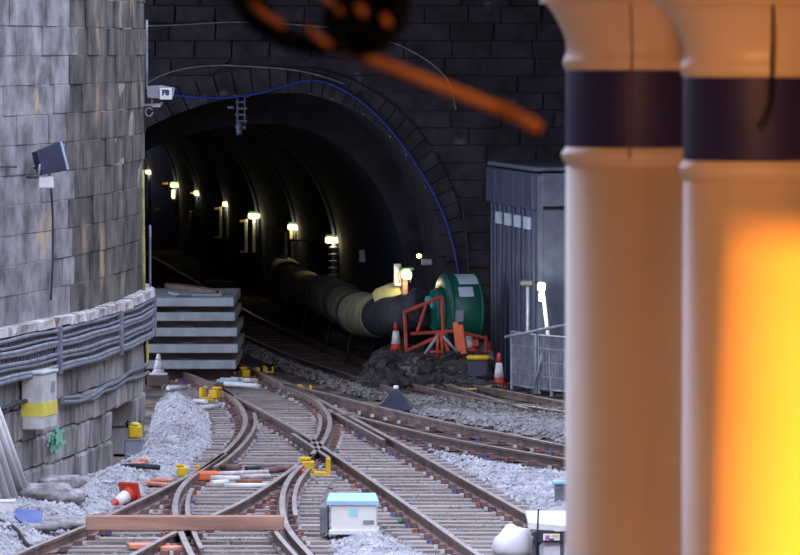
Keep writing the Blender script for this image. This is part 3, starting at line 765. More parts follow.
def bulb_light(parent, loc, e, col=(1, .86, .55), r=.06):
    l = bpy.data.lights.new('lamp_light', 'POINT'); l.energy = e; l.color = col; l.shadow_soft_size = r
    o = bpy.data.objects.new('lamp_light', l); COL.objects.link(o); o.parent = parent; o.location = loc; return o
LAMPS = [(332, 240, 'finned cable hanger below it'), (294, 227, 'grey trunking box beneath it'), (254, 216, 'twin reflector posts under it'), (228, 204, 'paired pale conduits under it'), (199, 193, 'yellow chain hanging beside it'), (175, 185, 'second bulb below it'), (150, 172, 'yellow tag at the far end of the row')]
for i, (px, py, what) in enumerate(LAMPS):
    dd = 25200 / (py - 49); p = atd(px, py, dd); wx = wall_x(dd)
    q = max(0, (p.z - iS) / iB); wx = wx - iaR + iaR * math.sqrt(1 - q * q)
    t = thing('tunnel_lamp', 'glowing tunnel wall lamp with ' + what, 'lamp', p, 0, 'lamps along the tunnel wall')
    wdt = .30
    MB().lathe([(.05, -wdt / 2), (.075, -wdt / 2 + .04), (.075, wdt / 2 - .04), (.05, wdt / 2)], 12, M=Matrix.Rotation(R(90), 4, 'Y')).build('bulb', 'lamp_glow', t)
    MB().box((.0, .05, .1), (.3, .16, .07), bev=.02).build('hood', 'lamp_green', t)
    MB().tube([(.1, .05, .1), (wx - p.x + .05, .05, .12)], .025, 6).build('wall_arm', 'lamp_body', t)
    bulb_light(t, (0, -.16, -.04), 3.6)
    # conduit following the arch from the crown down to the lamp
    pts = []
    for a in range(0, 17):
        ang = R(100) - R(92) * a / 16; cx_ = wall_x(dd) - iaR
        pts.append(Vector((cx_ + (iaR - .06) * math.cos(ang), dd, iS + (iB - .06) * math.sin(ang))) - p)
    pts.append(Vector((wall_x(dd) - .08, dd, .3)) - p)
    MB().tube(pts, .05, 6).build('conduit', 'steel_grey', t)
    if i == 0:
        for f in range(5): MB().lathe([(.03, 0), (.12, .02), (.12, .05), (.03, .07)], 12, (.03, 0, -.2 - .15 * f)).build('fin', 'galv', t)
        MB().tube([(.03, 0, .05), (.03, 0, -.95)], .04, 8).build('post', 'galv', t)
    elif i == 1:
        MB().box((0, .06, -.18), (.22, .1, .26), bev=.02).build('trunking_box', 'duct_yellow', t); MB().box((.03, .1, -.75), (.2, .08, .8), bev=.01).build('trunking', 'cable_grey', t)
    elif i in (2, 3):
        for s_ in (-.1, .1): MB().box((s_ - .1, 0, -.5), (.08, .05, .85), bev=.01).build('reflector_post', 'paint_white_dirty', t)
        [MB().box((-.3, 0, z_), (.12, .05, .06)).build('yellow_tag', 'yellow', t) for z_ in (-.12, -.9)]
    elif i == 4:
        ch = MB()
        for f in range(12):
            a = f / 11; ch.lathe([(.02, -.03), (.045, 0), (.02, .03)], 8, (-.25 - .35 * a * a, -.05, -.55 - .1 * f))
        ch.build('chain', 'yellow', t); MB().box((-.2, 0, 0), (.12, .05, .06)).build('yellow_tag', 'yellow', t)
        MB().tube([(-.25, -.05, -.55), (0, .05, -.5)], .02, 6).build('chain_arm', 'lamp_body', t)
    elif i == 5:
        MB().lathe([(.04, -.14), (.06, -.1), (.06, .1), (.04, .14)], 12, (-.05, 0, -.28)).build('bulb', 'lamp_glow', t)
        MB().tube([(.05, .05, .05), (-.05, .05, -.5), (0, .05, -1.0)], .03, 6).build('post', 'lamp_body', t); [MB().box((x_, 0, z_), (.18, .05, .06)).build('yellow_tag', 'yellow', t) for x_, z_ in ((-.3, .05), (-.55, -.75))]
    else:
        MB().box((-.2, 0, .02), (.12, .05, .08)).build('yellow_tag', 'yellow', t)
# open grey frame on the wall beside the second lamp
p = atd(286, 232, 139.5)
fr = thing('wall_frame', 'thin grey open steel frame beside the trunking lamp', 'frame', p)
MB().tube([(-.45, 0, .1), (0, 0, 0)], .025, 6).tube([(-.45, 0, -.55), (0, 0, -.62)], .025, 6).tube([(-.45, 0, .1), (-.45, 0, -.55)], .02, 6).build('rails', 'cable_grey', fr)
MB().box((0, 0, -.3), (.09, .06, .66), bev=.01).build('post', 'galv', fr); MB().tube([(0, .05, -.2), (.9, .1, -.2)], .02, 6).build('wall_tie', 'cable_dark', fr)
# small notice on the tunnel wall
p = atd(364, 256, 126.4)
MB().box((0, 0, 0), (.2, .03, .26), bev=.006).build('notice_board', 'vent_pale', None, loc=p)
tag(bpy.data.objects['notice_board'], 'small square pale notice on the dark tunnel wall', 'notice')

# ================================================================== SLAB STACK
SD = 111.0
def zpix(y, d): return atd(400, y, d).z
tops = [298, 312.5, 328, 344.5, 360.5]; rights = [234, 235, 237, 238, 236]; names = ['topmost', 'second from the top', 'middle', 'fourth from the top', 'lowest']
for i in range(5):
    zt = zpix(tops[i], SD); zb = zpix(tops[i] + 8.6, SD); xr = atd(rights[i], 300, SD).x; ln = 2.6
    t = thing('concrete_slab', names[i] + ' grey concrete slab of the stack beside the abutment', 'concrete slab', (xr - ln / 2, SD + 2.3, zb), 0, 'stacked concrete slabs')
    MB().box((0, 0, (zt - zb) / 2), (ln, 4.6, zt - zb), bev=.012).build('slab', 'concrete', t)
    for s_ in (.35, -.6): MB().box((s_, -1.9, zt - zb + .015), (.3, .3, .03), bev=.005).build('lifting_pad', 'steel_grey', t)
    zn = zpix(tops[i + 1], SD) if i < 4 else 0.0
    for j, yy in enumerate((.5, 3.9)):
        hgt = zb - zn
        o = MB().box((0, 0, hgt / 2), (2.3, .22, hgt - .002), bev=.01).build('timber_bearer', 'wood_dark', None, loc=(xr - ln / 2, SD + yy, zn))
        tag(o, ('front' if j == 0 else 'rear') + ' timber bearer under the ' + names[i] + ' concrete slab', 'timber', 'bearers between the concrete slabs')
zt0 = zpix(298, SD)
for i, (xa, ya, xb, yb, mt, nm) in enumerate(((172, 283, 214, 295, 'rail_steel', 'dark'), (180, 283, 222, 295, 'rail_steel', 'dark'))):
    a, b = at(xa, ya + 0.0, zt0), at(xb, yb, zt0); a.y = min(a.y, SD + 4.5)
    dirv = (b - a); o = MB().box((0, 0, .05), (dirv.length, .1, .1), Matrix.Rotation(math.atan2(dirv.y, dirv.x), 4, 'Z'), bev=.01).build('steel_bar', mt, None, loc=((a + b) / 2).to_tuple()); o.location.z = zt0
    tag(o, ('dark steel bar lying slanted on the slab stack beside the pale sheet', 'dark steel bar lying slanted on the slab stack away from the pale sheet')[i], 'steel bar', 'bars on the slab stack')
o = MB().box((0, 0, .02), (.8, 1.4, .04), Matrix.Rotation(.2, 4, 'Z'), bev=.008).build('plywood_sheet', 'concrete', None, loc=(atd(192, 300, SD).x, SD + 1.4, zt0)); tag(o, 'pale flat sheet lying on top of the slab stack', 'sheet')
o = MB().box((0, 0, .03), (1.0, .5, .06), bev=.01).build('timber_plank', 'wood_board', None, loc=(atd(226, 374, 109.5).x, 109.4, 0.06)); tag(o, 'brown timber plank on the ground in front of the slab stack', 'plank')

# ================================================================== HEAP, CONES, FAN, DUCT
def heap_h(p):
    q = max(0, min(1, (p.y - 109.2) / 2.0)); return 0.12 + 0.42 * q * q * (3 - 2 * q)
hpoly = [Vector(v) for v in ((-.7, 109.4, 0), (0, 108.9, 0), (.9, 108.6, 0), (1.5, 108.3, 0), (1.95, 108.6, 0), (1.95, 110.5, 0), (1.75, 114.6, 0), (.9, 114.7, 0), (-.6, 114.4, 0), (-.9, 112, 0))]
_, heap_z = ballast('rubble_heap', 'dark heap of rubble and debris under the green fan', None, hf=heap_h, dens=120, mt='rubble_dark', world_poly=hpoly, ramp=.5, stone=.05)
rk = [shared(rough_box(300 + i, .16, .2), 'debris', 'rubble_dark') for i in range(4)]
rng = random.Random(11)
for i in range(26):
    x = rng.uniform(-.5, 1.6); y = rng.uniform(108.9, 110.6); s_ = rng.uniform(.1, .24)
    o = inst('debris_lump', rk[i % 4], None, (x, y, heap_z(Vector((x, y, 0))) + s_ * .28), (rng.random(), rng.random(), rng.random() * 3), (s_ * 1.5, s_, s_ * .8))
    tag(o, 'dark lump of debris on the rubble heap', 'debris', 'debris lumps on the rubble heap')
def traffic_cone(label, loc, h=.56, tilt=(0, 0, 0), group='traffic cones around the fan', base='cone_red'):
    t = thing('traffic_cone', label, 'traffic cone', loc, 0, group); t.rotation_euler = tilt
    MB().box((0, 0, .02), (.34, .34, .04), bev=.015).build('base', base, t)
    r = lambda z_: .115 - .085 * z_ / h
    MB().lathe([(r(.04) + .02, .04), (r(.1), .1), (r(h * .28), h * .28)], 20).build('lower_cone', base, t)
    MB().lathe([(r(h * .28) + .003, h * .28), (r(h * .72) + .003, h * .72)], 20).build('reflective_sleeve', 'cone_white', t)
    MB().lathe([(r(h * .72), h * .72), (r(h), h), (r(h) * .6, h + .01)], 20).build('tip', base, t)
    return t
def cone_at(px, d, label, **k):
    x = atd(px, 300, d).x; return traffic_cone(label, (x, d, heap_z(Vector((x, d, 0))) - .01 if inside(Vector((x, d, 0)), hpoly) else 0.0), **k)
cone_at(396, 112.2, 'traffic cone between the duct and the red frame')
cone_at(474, 111.6, 'traffic cone leaning beside the orange planks', tilt=(0, R(-17), 0))
cone_at(490, 113.3, 'upright traffic cone behind the green fan near the shed', h=.6)
cone_at(499, 109.6, 'traffic cone standing by the mesh barrier', h=.62)
cone_at(516, 110.8, 'traffic cone with a drab sleeve behind the mesh barrier', h=.85, base='rust_orange')
bk_ = MB().box((0, 0, .1), (.4, .4, .2), bev=.01).build('timber_block', 'wood_dark', None, loc=(atd(158.5, 370, 110.4).x, 110.4, 0)); tag(bk_, 'dark timber block under the small white cone by the slab stack', 'timber')
traffic_cone('small white traffic cone on a block beside the slab stack', (atd(158.5, 370, 110.4).x, 110.4, 0.2), .38, group=None, base='cone_white')
fallen = traffic_cone('red and white traffic cone fallen on the pale ballast', at(134, 492, .28), .5, group=None)
fallen.rotation_mode = 'QUATERNION'; fallen.rotation_quaternion = Vector((-.52, -.78, -.26)).to_track_quat('Z', 'Y'); fl_ = at(131, 491, .2); fallen.location = (fl_.x, fl_.y, bank_z(Vector((fl_.x, fl_.y, 0))) + .16)

FD = 112.0
fc = atd(459, 310, FD)
fan = thing('ventilation_fan', 'large green drum ventilation fan on a red steel frame', 'fan', (fc.x, FD, heap_z(Vector((fc.x, FD, 0)))))
zf = fc.z - fan.location.z
ax = R(15); Mf = Matrix.Rotation(ax, 4, 'Z') @ Matrix.Rotation(R(-90), 4, 'Y')   # local z -> -x, turned towards the viewer
Rf, Lf = .665, .66
MB().lathe([(.3, -Lf / 2), (Rf - .03, -Lf / 2), (Rf, -Lf / 2 + .03), (Rf, Lf / 2 - .03), (Rf - .03, Lf / 2), (.45, Lf / 2 + .01)], 56, (0, 0, zf), Mf).build('casing', 'fan_green', fan)
for z_ in (-Lf / 2 + .05, Lf / 2 - .05): MB().lathe([(Rf - .01, z_ - .025), (Rf + .018, z_ - .02), (Rf + .018, z_ + .02), (Rf - .01, z_ + .025)], 56, (0, 0, zf), Mf).build('casing_rim', 'fan_green', fan)
def patch_on_drum(a0, a1, z0, z1, name, mt):
    m = MB(); n_ = 8; vs = []
    for j in range(2):
        for i in range(n_ + 1):
            a = R(a0 + (a1 - a0) * i / n_); z_ = z0 if j == 0 else z1
            vs.append(Mf @ Vector(((Rf + .008) * math.cos(a), (Rf + .008) * math.sin(a), z_)) + Vector((0, 0, zf)))
    m.add(vs, [[i, i + 1, n_ + 2 + i, n_ + 1 + i] for i in range(n_)]); return m.build(name, mt, fan)
# label panels on top and front of the casing (angle measured around the drum axis)
tst = Mf @ Vector((1, 0, 0)); s_up = 1 if tst.z > 0 else -1
up_a = 0 if s_up > 0 else 180
fr_v = Mf @ Vector((0, 1, 0)); sg = 1 if fr_v.y < 0 else -1
patch_on_drum(up_a + sg * 4, up_a + sg * 42, -.26, .12, 'warning_label', 'vent_pale')
patch_on_drum(up_a + sg * 48, up_a + sg * 66, -.12, .16, 'data_label', 'vent_pale')
patch_on_drum(up_a + sg * 88, up_a + sg * 106, .1, .3, 'data_label', 'cctv_grey')
MB().lathe([(.44, Lf / 2), (.40, Lf / 2 + .12), (.36, Lf / 2 + .2)], 32, (0, 0, zf), Mf).build('inlet_cone', 'fan_green', fan)
MB().box((-.42, -.18, zf + .12), (.24, .22, .2), bev=.04).lathe([(.05, 0), (.09, .03), (.09, .14), (.05, .17)], 12, (-.55, -.15, zf + .1)).build('motor', 'teal', fan)
fb = MB()
def strut(a, b, r=.035): fb.tube([a, b], r, 6, smooth=False)
P0, P1, P2, P3 = (-1.02, -.55, zf - .02), (-.32, -.7, zf + .28), (-.98, -.55, .02), (-.2, -.72, .02)
for a, b in ((P0, P1), (P0, P2), (P1, (-.3, -.7, zf - .42)), (P2, (-.3, -.7, zf - .42)), ((-.9, -.55, zf - .42), (-.1, -.74, zf - .36)), ((-.62, -.62, zf + .12), (-.78, -.6, zf - .38)), ((-.3, -.7, zf - .42), P3), ((-1.02, -.1, zf - .02), (-.98, -.1, .02)), (P0, (-1.02, -.1, zf - .02)), ((.5, -.6, zf - .5), (.5, -.6, .0)), ((.5, .5, zf - .5), (.5, .5, .0)), ((-.1, -.74, zf - .36), (.5, -.6, zf - .5)), ((.5, -.6, zf - .5), (.5, .5, zf - .5)), ((-.3, .5, zf - .5), (.5, .5, zf - .5)), ((-.3, .5, zf - .5), (-.3, .5, .0))): strut(a, b)
fb.build('support_frame', 'frame_red', fan)
for s_ in (-.25, .3): MB().box((s_, -.1, zf - .58), (.12, .9, .14)).build('saddle', 'frame_red', fan)
# orange planks / folded trestles leaning in front of the fan
def plank(px0, py0, px1, py1, d, wd, mt, label, grp=None):
    a, b = atd(px0, py0, d), atd(px1, py1, d - .1); v = b - a; m = MB(); Mq = v.to_track_quat('X', 'Y').to_matrix().to_4x4()
    m.box((0, 0, 0), (v.length, wd, .05), Mq, bev=.008); o = m.build('plank', mt, None, loc=((a + b) / 2)); return tag(o, label, 'plank', grp)
plank(455.5, 322, 459, 352, 110.6, .14, 'orange_board', 'orange plank leaning on the rubble before the fan, the longer one')
plank(460.5, 325, 464, 354, 110.5, .12, 'orange_board', 'orange plank leaning on the rubble next to the longer one')
tr = thing('trestle', 'red folding trestle with grey brace standing on the rubble before the fan', 'trestle', atd(436, 356, 110.3))
g0 = tr.location
def lp(x, y, d): v = atd(x, y, d); return v - Vector(g0)
for a, b, mt, nm in (((425, 354), (438, 335), 'cctv_grey', 'leg'), ((437, 357), (438, 334), 'frame_red', 'leg'), ((443, 356), (441, 335), 'frame_red', 'leg'), ((457, 352), (443, 336), 'cctv_grey', 'brace'), ((430, 352), (442, 352), 'frame_red', 'crossbar'), ((435, 335), (446, 334), 'frame_red', 'top_bar')):
    MB().tube([lp(*a, 110.3), lp(*b, 110.3)], .03, 6).build(nm, mt, tr)
yb_ = thing('yellow_case', 'flat yellow lidded case with dark body on the rubble heap', 'case', (atd(478, 350, 109.7).x, 109.7, heap_z(Vector((atd(478, 350, 109.7).x, 109.7, 0)))))
MB().box((0, 0, .16), (.36, .3, .32), bev=.03).build('body', 'panel_dark', yb_); MB().box((0, 0, .36), (.42, .34, .08), bev=.03).build('lid', 'yellow', yb_)
hs = [atd(450, 375, 108.9), atd(462, 377, 108.6), atd(478, 377, 108.5), atd(494, 374, 108.8), atd(503, 369, 109.3)]
for v in hs: v.z = heap_z(Vector((v.x, v.y, 0))) + .03 if inside(Vector((v.x, v.y, 0)), hpoly) else .03
tag(MB().tube(spline(hs, .1), .025, 6).build('hose', 'cable_yellow', None, True, hs[0]), 'yellow hose lying at the foot of the rubble heap', 'hose')
for i, (px, py, dd_) in enumerate(((484, 337, 112.6), (489, 341, 112.2), (480, 343, 112.2))):
    x = atd(px, py, dd_).x; t = inst('plastic_bag', shared(rough_box(330 + i, .14, .3), 'bag', 'sack_grey'), None, (x, dd_, heap_z(Vector((x, dd_, 0))) + .11), (.1, .2, i), (.34, .26, .3)); tag(t, 'crumpled pale plastic bag between the cones by the fan', 'bag', 'plastic bags by the fan')
# ventilation duct running from the fan into the tunnel
D0 = atd(424, 306, 112.3)
dpts = [atd(426, 306, 112.1), atd(410, 313, 112.3), atd(395, 317, 113.2), atd(378, 316, 115.4), atd(358, 313, 118.6), atd(342, 303, 123), atd(325, 295, 127.5), atd(310, 291, 131), atd(297, 286, 135), atd(289, 281, 139), atd(286, 272, 143)]
duct = thing('ventilation_duct', 'fat flexible ventilation duct winding from the fan into the tunnel', 'duct', (dpts[4].x, dpts[4].y, 0))
dp = smoothed(spline(dpts, .12), 4)
def seg(a, b): return [p for p in dp if a <= p.y <= b]
rib = seg(0, 115.2); MB().tube(rib, [.36 + .035 * math.sin(i * 1.6) for i in range(len(rib))], 24).build('ribbed_sleeve', 'duct_black', duct, True)
fab = seg(114.9, 200); nF = len(fab)
MB().tube(fab, [.40 + .03 * math.sin(i * .09) + .015 * math.sin(i * .37) for i in range(nF)], 24).build('fabric_tube', 'duct_beige', duct, True)
for k_ in (30, 62, 100, 150, 200):
    if k_ + 2 < nF: MB().tube(fab[k_:k_ + 2], .44, 24).build('hoop', 'duct_black', duct, True)
for k_ in (25, 70, 120, 175):
    if k_ < nF:
        p = fab[k_]; [MB().tube([(p.x + s_ * .3, p.y, 0), (p.x + s_ * .18, p.y, p.z - .3)], .03, 6).build('stand', 'cable_dark', duct, True) for s_ in (-1, 1)]
MB().lathe([(.3, -.3), (.36, -.2), (.37, .2), (.3, .3)], 20, atd(392, 303, 114.2), Matrix.Rotation(R(70), 4, 'Y')).build('yellow_sleeve', 'duct_yellow', duct, True)
# work lamp on a post behind the duct, with a pale board
lp_ = atd(405, 275, 113.8)
wl = thing('work_lamp', 'lit work lamp on a timber post beside the duct end', 'lamp', (lp_.x, lp_.y, heap_z(Vector((lp_.x, lp_.y, 0)))))
zz = lp_.z - wl.location.z
MB().tube([(0, .05, 0), (0, .03, zz)], .06, 8).build('post', 'wood_board', wl)
MB().lathe([(.06, -.1), (.1, -.05), (.1, .04), (.05, .1)], 16, (.03, -.08, zz + .02)).build('bulb', 'lamp_glow', wl)
MB().box((.03, .0, zz + .12), (.28, .2, .06), bev=.02).build('hood', 'lamp_green', wl)
MB().box((-.14, .08, zz), (.14, .04, .42), bev=.01).build('board', 'plastic_cream', wl)
for s_ in (-.1, .1): MB().tube([(s_, -.1, zz - .14), (s_ * 1.3, -.18, zz), (s_, -.1, zz + .1)], .012, 6).build('guard_wire', 'galv', wl)
bulb_light(wl, (.03, -.26, zz - .02), 9)
sl = atd(419, 256, 114.6)
wl2 = thing('bulkhead_lamp', 'small bulkhead lamp with cable box on the tunnel reveal', 'lamp', sl)
MB().lathe([(.03, -.05), (.05, 0), (.03, .05)], 12, (0, 0, 0), Matrix.Rotation(R(90), 4, 'Y')).build('bulb', 'lamp_glow', wl2); MB().box((.15, .05, -.12), (.22, .08, .12), bev=.02).build('cable_box', 'cctv_grey', wl2); MB().tube([(0, .05, 0), (.5, .3, -.02), (.52, .8, 0)], .015, 6).build('arm', 'cable_dark', wl2)

# ================================================================== SHED, MESH BARRIER, LAMP STANDS
cr = atd(540, 300, 108.4); bk = atd(493, 300, 114.3)
ux = Vector((bk.x - cr.x, bk.y - cr.y, 0)); Ls = ux.length; ux.normalize(); nl = Vector((-ux.y, ux.x, 0))      # along the side wall, outward (left)
if nl.x > 0: nl = -nl
rzs = math.atan2(ux.y, ux.x)
shed = thing('site_shed', 'tall grey blue panelled steel shed with pale vents beside the tunnel mouth', 'shed', (cr.x, cr.y, 0), rzs)
# local: +x runs back along the side wall, +y is outward (towards the tunnel) when nl matches
sy = 1 if (Matrix.Rotation(rzs, 3, 'Z') @ Vector((0, 1, 0))).dot(nl) > 0 else -1
MB().box((Ls / 2, -sy * 1.6, 1.98), (Ls - .1, 3.1, 3.96)).build('body', 'shed_dark', shed)
npn = 5; pw = Ls / npn
for i in range(npn):
    MB().box((pw * (i + .5), sy * .0, 1.65), (pw - .06, .1, 3.3), bev=.015).build('wall_panel', 'shed_panel', shed)
    for k_ in range(2): MB().box((pw * (i + .3 + .4 * k_), sy * .06, 1.65), (.12, .06, 3.28), bev=.015).build('panel_rib', 'shed_panel', shed)
    if i < 4: MB().box((pw * (i + .62) + .3, sy * .08, 3.03), (.62, .06, .23), bev=.01).build('vent', 'vent_pale', shed)
    MB().box((pw * (i + .5), sy * .06, 3.63), (pw - .04, .16, .66), bev=.015).build('fascia_panel', 'shed_panel', shed)
for k_ in range(2):
    MB().box((-.03, -sy * (.75 + 1.5 * k_), 1.65), (.08, 1.42, 3.3), bev=.015).build('front_panel', 'steel_grey', shed)
    MB().box((-.05, -sy * (.75 + 1.5 * k_), 3.66), (.12, 1.46, .6), bev=.015).build('fascia_panel', 'steel_grey', shed)
MB().box((-.02, -sy * .0, 1.98), (.1, .1, 3.9), bev=.01).build('corner_post', 'steel_grey', shed)
MB().box((Ls / 2, -sy * 1.55, 4.03), (Ls + .1, 3.3, .08), bev=.015).build('roof', 'steel_grey', shed)
def barrier(a, b, label):
    a, b = Vector(a), Vector(b); v = b - a; L = v.length; t = thing('mesh_barrier', label, 'barrier', a, math.atan2(v.y, v.x), 'mesh barriers before the shed')
    h = 1.08
    MB().tube([(0, 0, 0), (0, 0, h), (L, 0, h), (L, 0, .0)], .03, 8, smooth=False).tube([(0, 0, .12), (L, 0, .12)], .02, 6).build('frame', 'galv', t)
    m = MB(); x = .06
    while x < L - .03: m.box((x, 0, .6), (.018, .018, .96)); x += .055
    for z_ in (.35, .6, .85): m.box((L / 2, 0, z_), (L, .016, .016))
    tag(m.build('mesh_wires', 'galv', t), kind='stuff')
    for x in (.1, L - .1): MB().box((x, 0, .02), (.08, .5, .04)).build('foot', 'rubble_dark', t)
    return t
b0 = atd(512, 380, 108.6); b1 = atd(536, 380, 107.3); b2 = atd(572, 380, 106.2)
for v in (b0, b1, b2): v.z = 0
barrier(b0, b1, 'grey wire mesh barrier nearer the traffic cones, before the shed'); barrier(b1 + Vector((.06, -.05, 0)), b2, 'grey wire mesh barrier under the lit mast lamp before the shed')
tag(MB().tube([atd(505, 337, 106.8), atd(570, 324, 105.9)], .03, 8).build('handrail_pole', 'galv', None, True, atd(505, 337, 106.8)), 'pale pole lying along the top of the mesh barriers', 'pole')
ml = thing('mast_lamp', 'brightly lit work lamp on a leaning white mast before the shed', 'lamp', (atd(552, 300, 106.9).x, 106.9, 0))
hd = atd(542.5, 289, 107.4) - Vector(ml.location)
MB().tube([(0, 0, 0), (-.02, .05, .7), hd], .035, 8).build('mast', 'paint_white_dirty', ml)
MB().tube([hd * .55, (-.35, .3, 0)], .025, 6).tube([hd * .55, (.25, .35, 0)], .025, 6).build('tripod_leg', 'galv', ml)
MB().box(hd + Vector((-.02, -.03, .04)), (.14, .1, .16), bev=.03).lathe([(.04, -.22), (.05, -.18), (.05, -.1), (.03, -.06)], 12, hd + Vector((-.02, -.04, 0))).build('lamp_head', 'lamp_cool', ml)
bulb_light(ml, hd + Vector((-.12, -.34, .12)), 40, (.92, 1, .9))
p2 = Vector((atd(527.5, 300, 107.9).x, 107.9, 0)); ht = atd(527, 284, 107.9).z
ul = thing('lamp_stand', 'unlit dark lamp head on a straight grey pole before the shed', 'lamp', p2)
MB().tube([(0, 0, 0), (0, 0, ht)], .03, 8).build('pole', 'galv', ul); MB().box((-.02, -.02, ht + .02), (.26, .16, .12), bev=.03).build('lamp_head', 'lamp_body', ul); MB().box((0, 0, .015), (.3, .3, .03), bev=.01).build('base', 'lamp_body', ul)

# ================================================================== THINGS AMONG THE TRACKS
# white cabinet with a blue lid
cb = at(354, 535, .1); cs_ = cb.y / F
cab = thing('trackside_cabinet', 'white trackside cabinet with pale blue lid on the ballast', 'cabinet', (cb.x, cb.y + .35, cb.z), -.02)
cw = 46 * cs_; chh = 30 * cs_
MB().box((0, 0, chh / 2), (cw, .62, chh), bev=.012).build('body', 'plastic_cream', cab)
MB().box((0, -.01, .03), (cw + .04, .66, .06), bev=.01).build('plinth', 'paint_white', cab)
MB().add([(-cw / 2 - .05, -.35, chh), (cw / 2 + .03, -.35, chh), (cw / 2 - .03, .4, chh + .02), (-cw / 2 - .04, .4, chh + .02), (-cw / 2 - .05, -.35, chh + .05), (cw / 2 + .03, -.35, chh + .05), (cw / 2 - .03, .4, chh + .1), (-cw / 2 - .04, .4, chh + .1)], [(0, 3, 2, 1), (4, 5, 6, 7), (0, 1, 5, 4), (1, 2, 6, 5), (2, 3, 7, 6), (3, 0, 4, 7)]).build('lid', 'lid_blue', cab)
MB().box((.0, -.318, chh * .76), (.1, .015, .085)).build('emblem', 'emblem_cyan', cab)
MB().box((.19, -.318, chh * .42), (.14, .012, .05)).build('label_plate', 'cctv_grey', cab)
MB().box((-cw / 2 - .09, .05, chh * .46), (.1, .5, chh * .92), bev=.01).build('side_panel', 'cable_grey', cab)
# brown timber laid across the rails
a, b = at(86, 530, .2), at(284, 530, .2); ycen = (a.y + b.y) / 2
o = MB().box((0, 0, .09), (b.x - a.x, .22, .18), bev=.012).build('timber_baulk', 'wood_board', None, loc=((a.x + b.x) / 2, ycen, .2)); tag(o, 'long brown timber baulk lying across the rails of the switch', 'timber')
for i, (xa, xb, yy, lab) in enumerate(((131, 166, 549, 'orange board lying between the switch rails below the timber baulk'), (162, 186, 552, 'shorter orange board beside the first below the timber baulk'))):
    a, b = at(xa, yy, .06), at(xb, yy - 2, .06); o = MB().box((0, 0, .03), ((b - a).length, .3, .06), Matrix.Rotation(math.atan2(b.y - a.y, b.x - a.x) * .3, 4, 'Z'), bev=.01).build('board', 'faded_orange', None, loc=((a + b) / 2)); tag(o, lab, 'board')
# dark wedge plate with a pale tip between switch and tunnel track
wp = at(396, 409, .03)
wd_ = thing('derailer_wedge', 'dark triangular wedge plate with a white tip beside the tunnel track', 'wedge', wp)
MB().add([(-.34, -.4, 0), (.3, -.4, 0), (.36, .5, 0), (-.3, .5, 0), (-.03, .1, .34), (.03, .1, .34)], [(0, 1, 2, 3), (0, 4, 5, 1), (1, 5, 2), (2, 5, 4, 3), (3, 4, 0)]).build('plate', 'panel_dark', wd_)
MB().lathe([(.035, .33), (.05, .36), (.035, .4)], 12, (0, .1, 0)).build('tip', 'paint_white', wd_)
# white plastic things beside the switch near the wall corner
for i, (xa, ya, xb, yb2, lab, mt) in enumerate(((168, 388, 186, 387, 'short white rod lying near the wall corner', 'paint_white'), (194, 401, 206, 402, 'white rod lying outside the switch rail below the yellow clamp', 'paint_white'), (200, 408, 220, 406, 'longest white rod lying outside the switch rail', 'paint_white_dirty'), (205, 388, 214, 389, 'bluish white rod beside the switch rail', 'clip_white'))):
    a, b = at(xa, ya, .07), at(xb, yb2, .07); o = MB().tube([a, b], .045, 8).build('plastic_rod', mt, None, True, (a + b) / 2); tag(o, lab, 'rod')
# orange debris on the bank
for i, (px, py, ln, rz, lab) in enumerate(((139, 462, .35, 1.2, 'orange plastic scrap on the ballast bank near the niche'), (150, 471, .8, -.9, 'long orange plastic scrap on the ballast bank'))):
    c = at(px, py, .25); c.z = bank_z(Vector((c.x, c.y, 0))) + .05; m = MB().box((0, 0, 0), (ln, .16, .05), Matrix.Rotation(rz, 4, 'Z'), bev=.015).box((ln * .2, .08, .04), (ln * .4, .12, .05), Matrix.Rotation(rz + .5, 4, 'Z'), bev=.015)
    tag(m.build('plastic_scrap', 'faded_orange', None, loc=c), lab, 'scrap')
c = at(139, 465, .25); c.z = bank_z(Vector((c.x, c.y, 0))) + .04
tag(MB().tube([(-.25, .1, 0), (.05, 0, .02), (.3, -.05, 0)], .04, 8).build('pipe_offcut', 'cable_dark', None, loc=c), 'dark pipe offcut lying on the ballast bank below the niche', 'pipe')
# leaning white poles at the wall
for i, (xb, xt) in enumerate(((28, -8), (22, -12), (15, -18), (8, -24))):
    b = at(xb, 497 + i * 3, .2); b.z = bank_z(Vector((b.x, b.y, 0))) - .01; t_ = atd(xt, 395, b.y - 1.5)
    o = MB().tube([b, t_], .05, 10).build('plastic_pole', 'paint_white', None, True, b); tag(o, 'white pole leaning against the abutment in a bundle by the blue tarp', 'pole', 'white poles leaning on the abutment')
# sacks, tarp, white block, dark cable on the bank
def sack(px, py, sx, sy_, sz, rz, label, mt='sack_grey', seed=0, name='sandbag'):
    c = at(px, py, .3); c.z = bank_z(Vector((c.x, c.y, 0))); m = MB(); rows_ = []
    for j in range(7):
        v = math.pi * j / 6 - math.pi / 2
        for i in range(14):
            u = 2 * math.pi * i / 14; k_ = 1 + .5 * noise.noise(Vector((math.cos(u) * 2.2 + seed, math.sin(u) * 2.2, v * 1.6)))
            cx_ = math.copysign(abs(math.cos(u)) ** .7, math.cos(u)); sx_ = math.copysign(abs(math.sin(u)) ** .7, math.sin(u))
            m.v.append(Matrix.Rotation(rz, 3, 'Z') @ Vector((sx / 2 * math.cos(v) ** .6 * cx_ * k_, sy_ / 2 * math.cos(v) ** .6 * sx_ * k_, sz / 2 * math.sin(v) * k_ + sz * .42)) if j not in (0, 6) else Vector((0, 0, sz / 2 * math.sin(v) + sz * .42)))
    for j in range(6):
        for i in range(14): m.f.append([j * 14 + i, j * 14 + (i + 1) % 14, j * 14 + 14 + (i + 1) % 14, j * 14 + 14 + i]); m.sm.append(True); m.mi.append(0)
    return tag(m.build(name, mt, None, loc=c), label, 'sack')
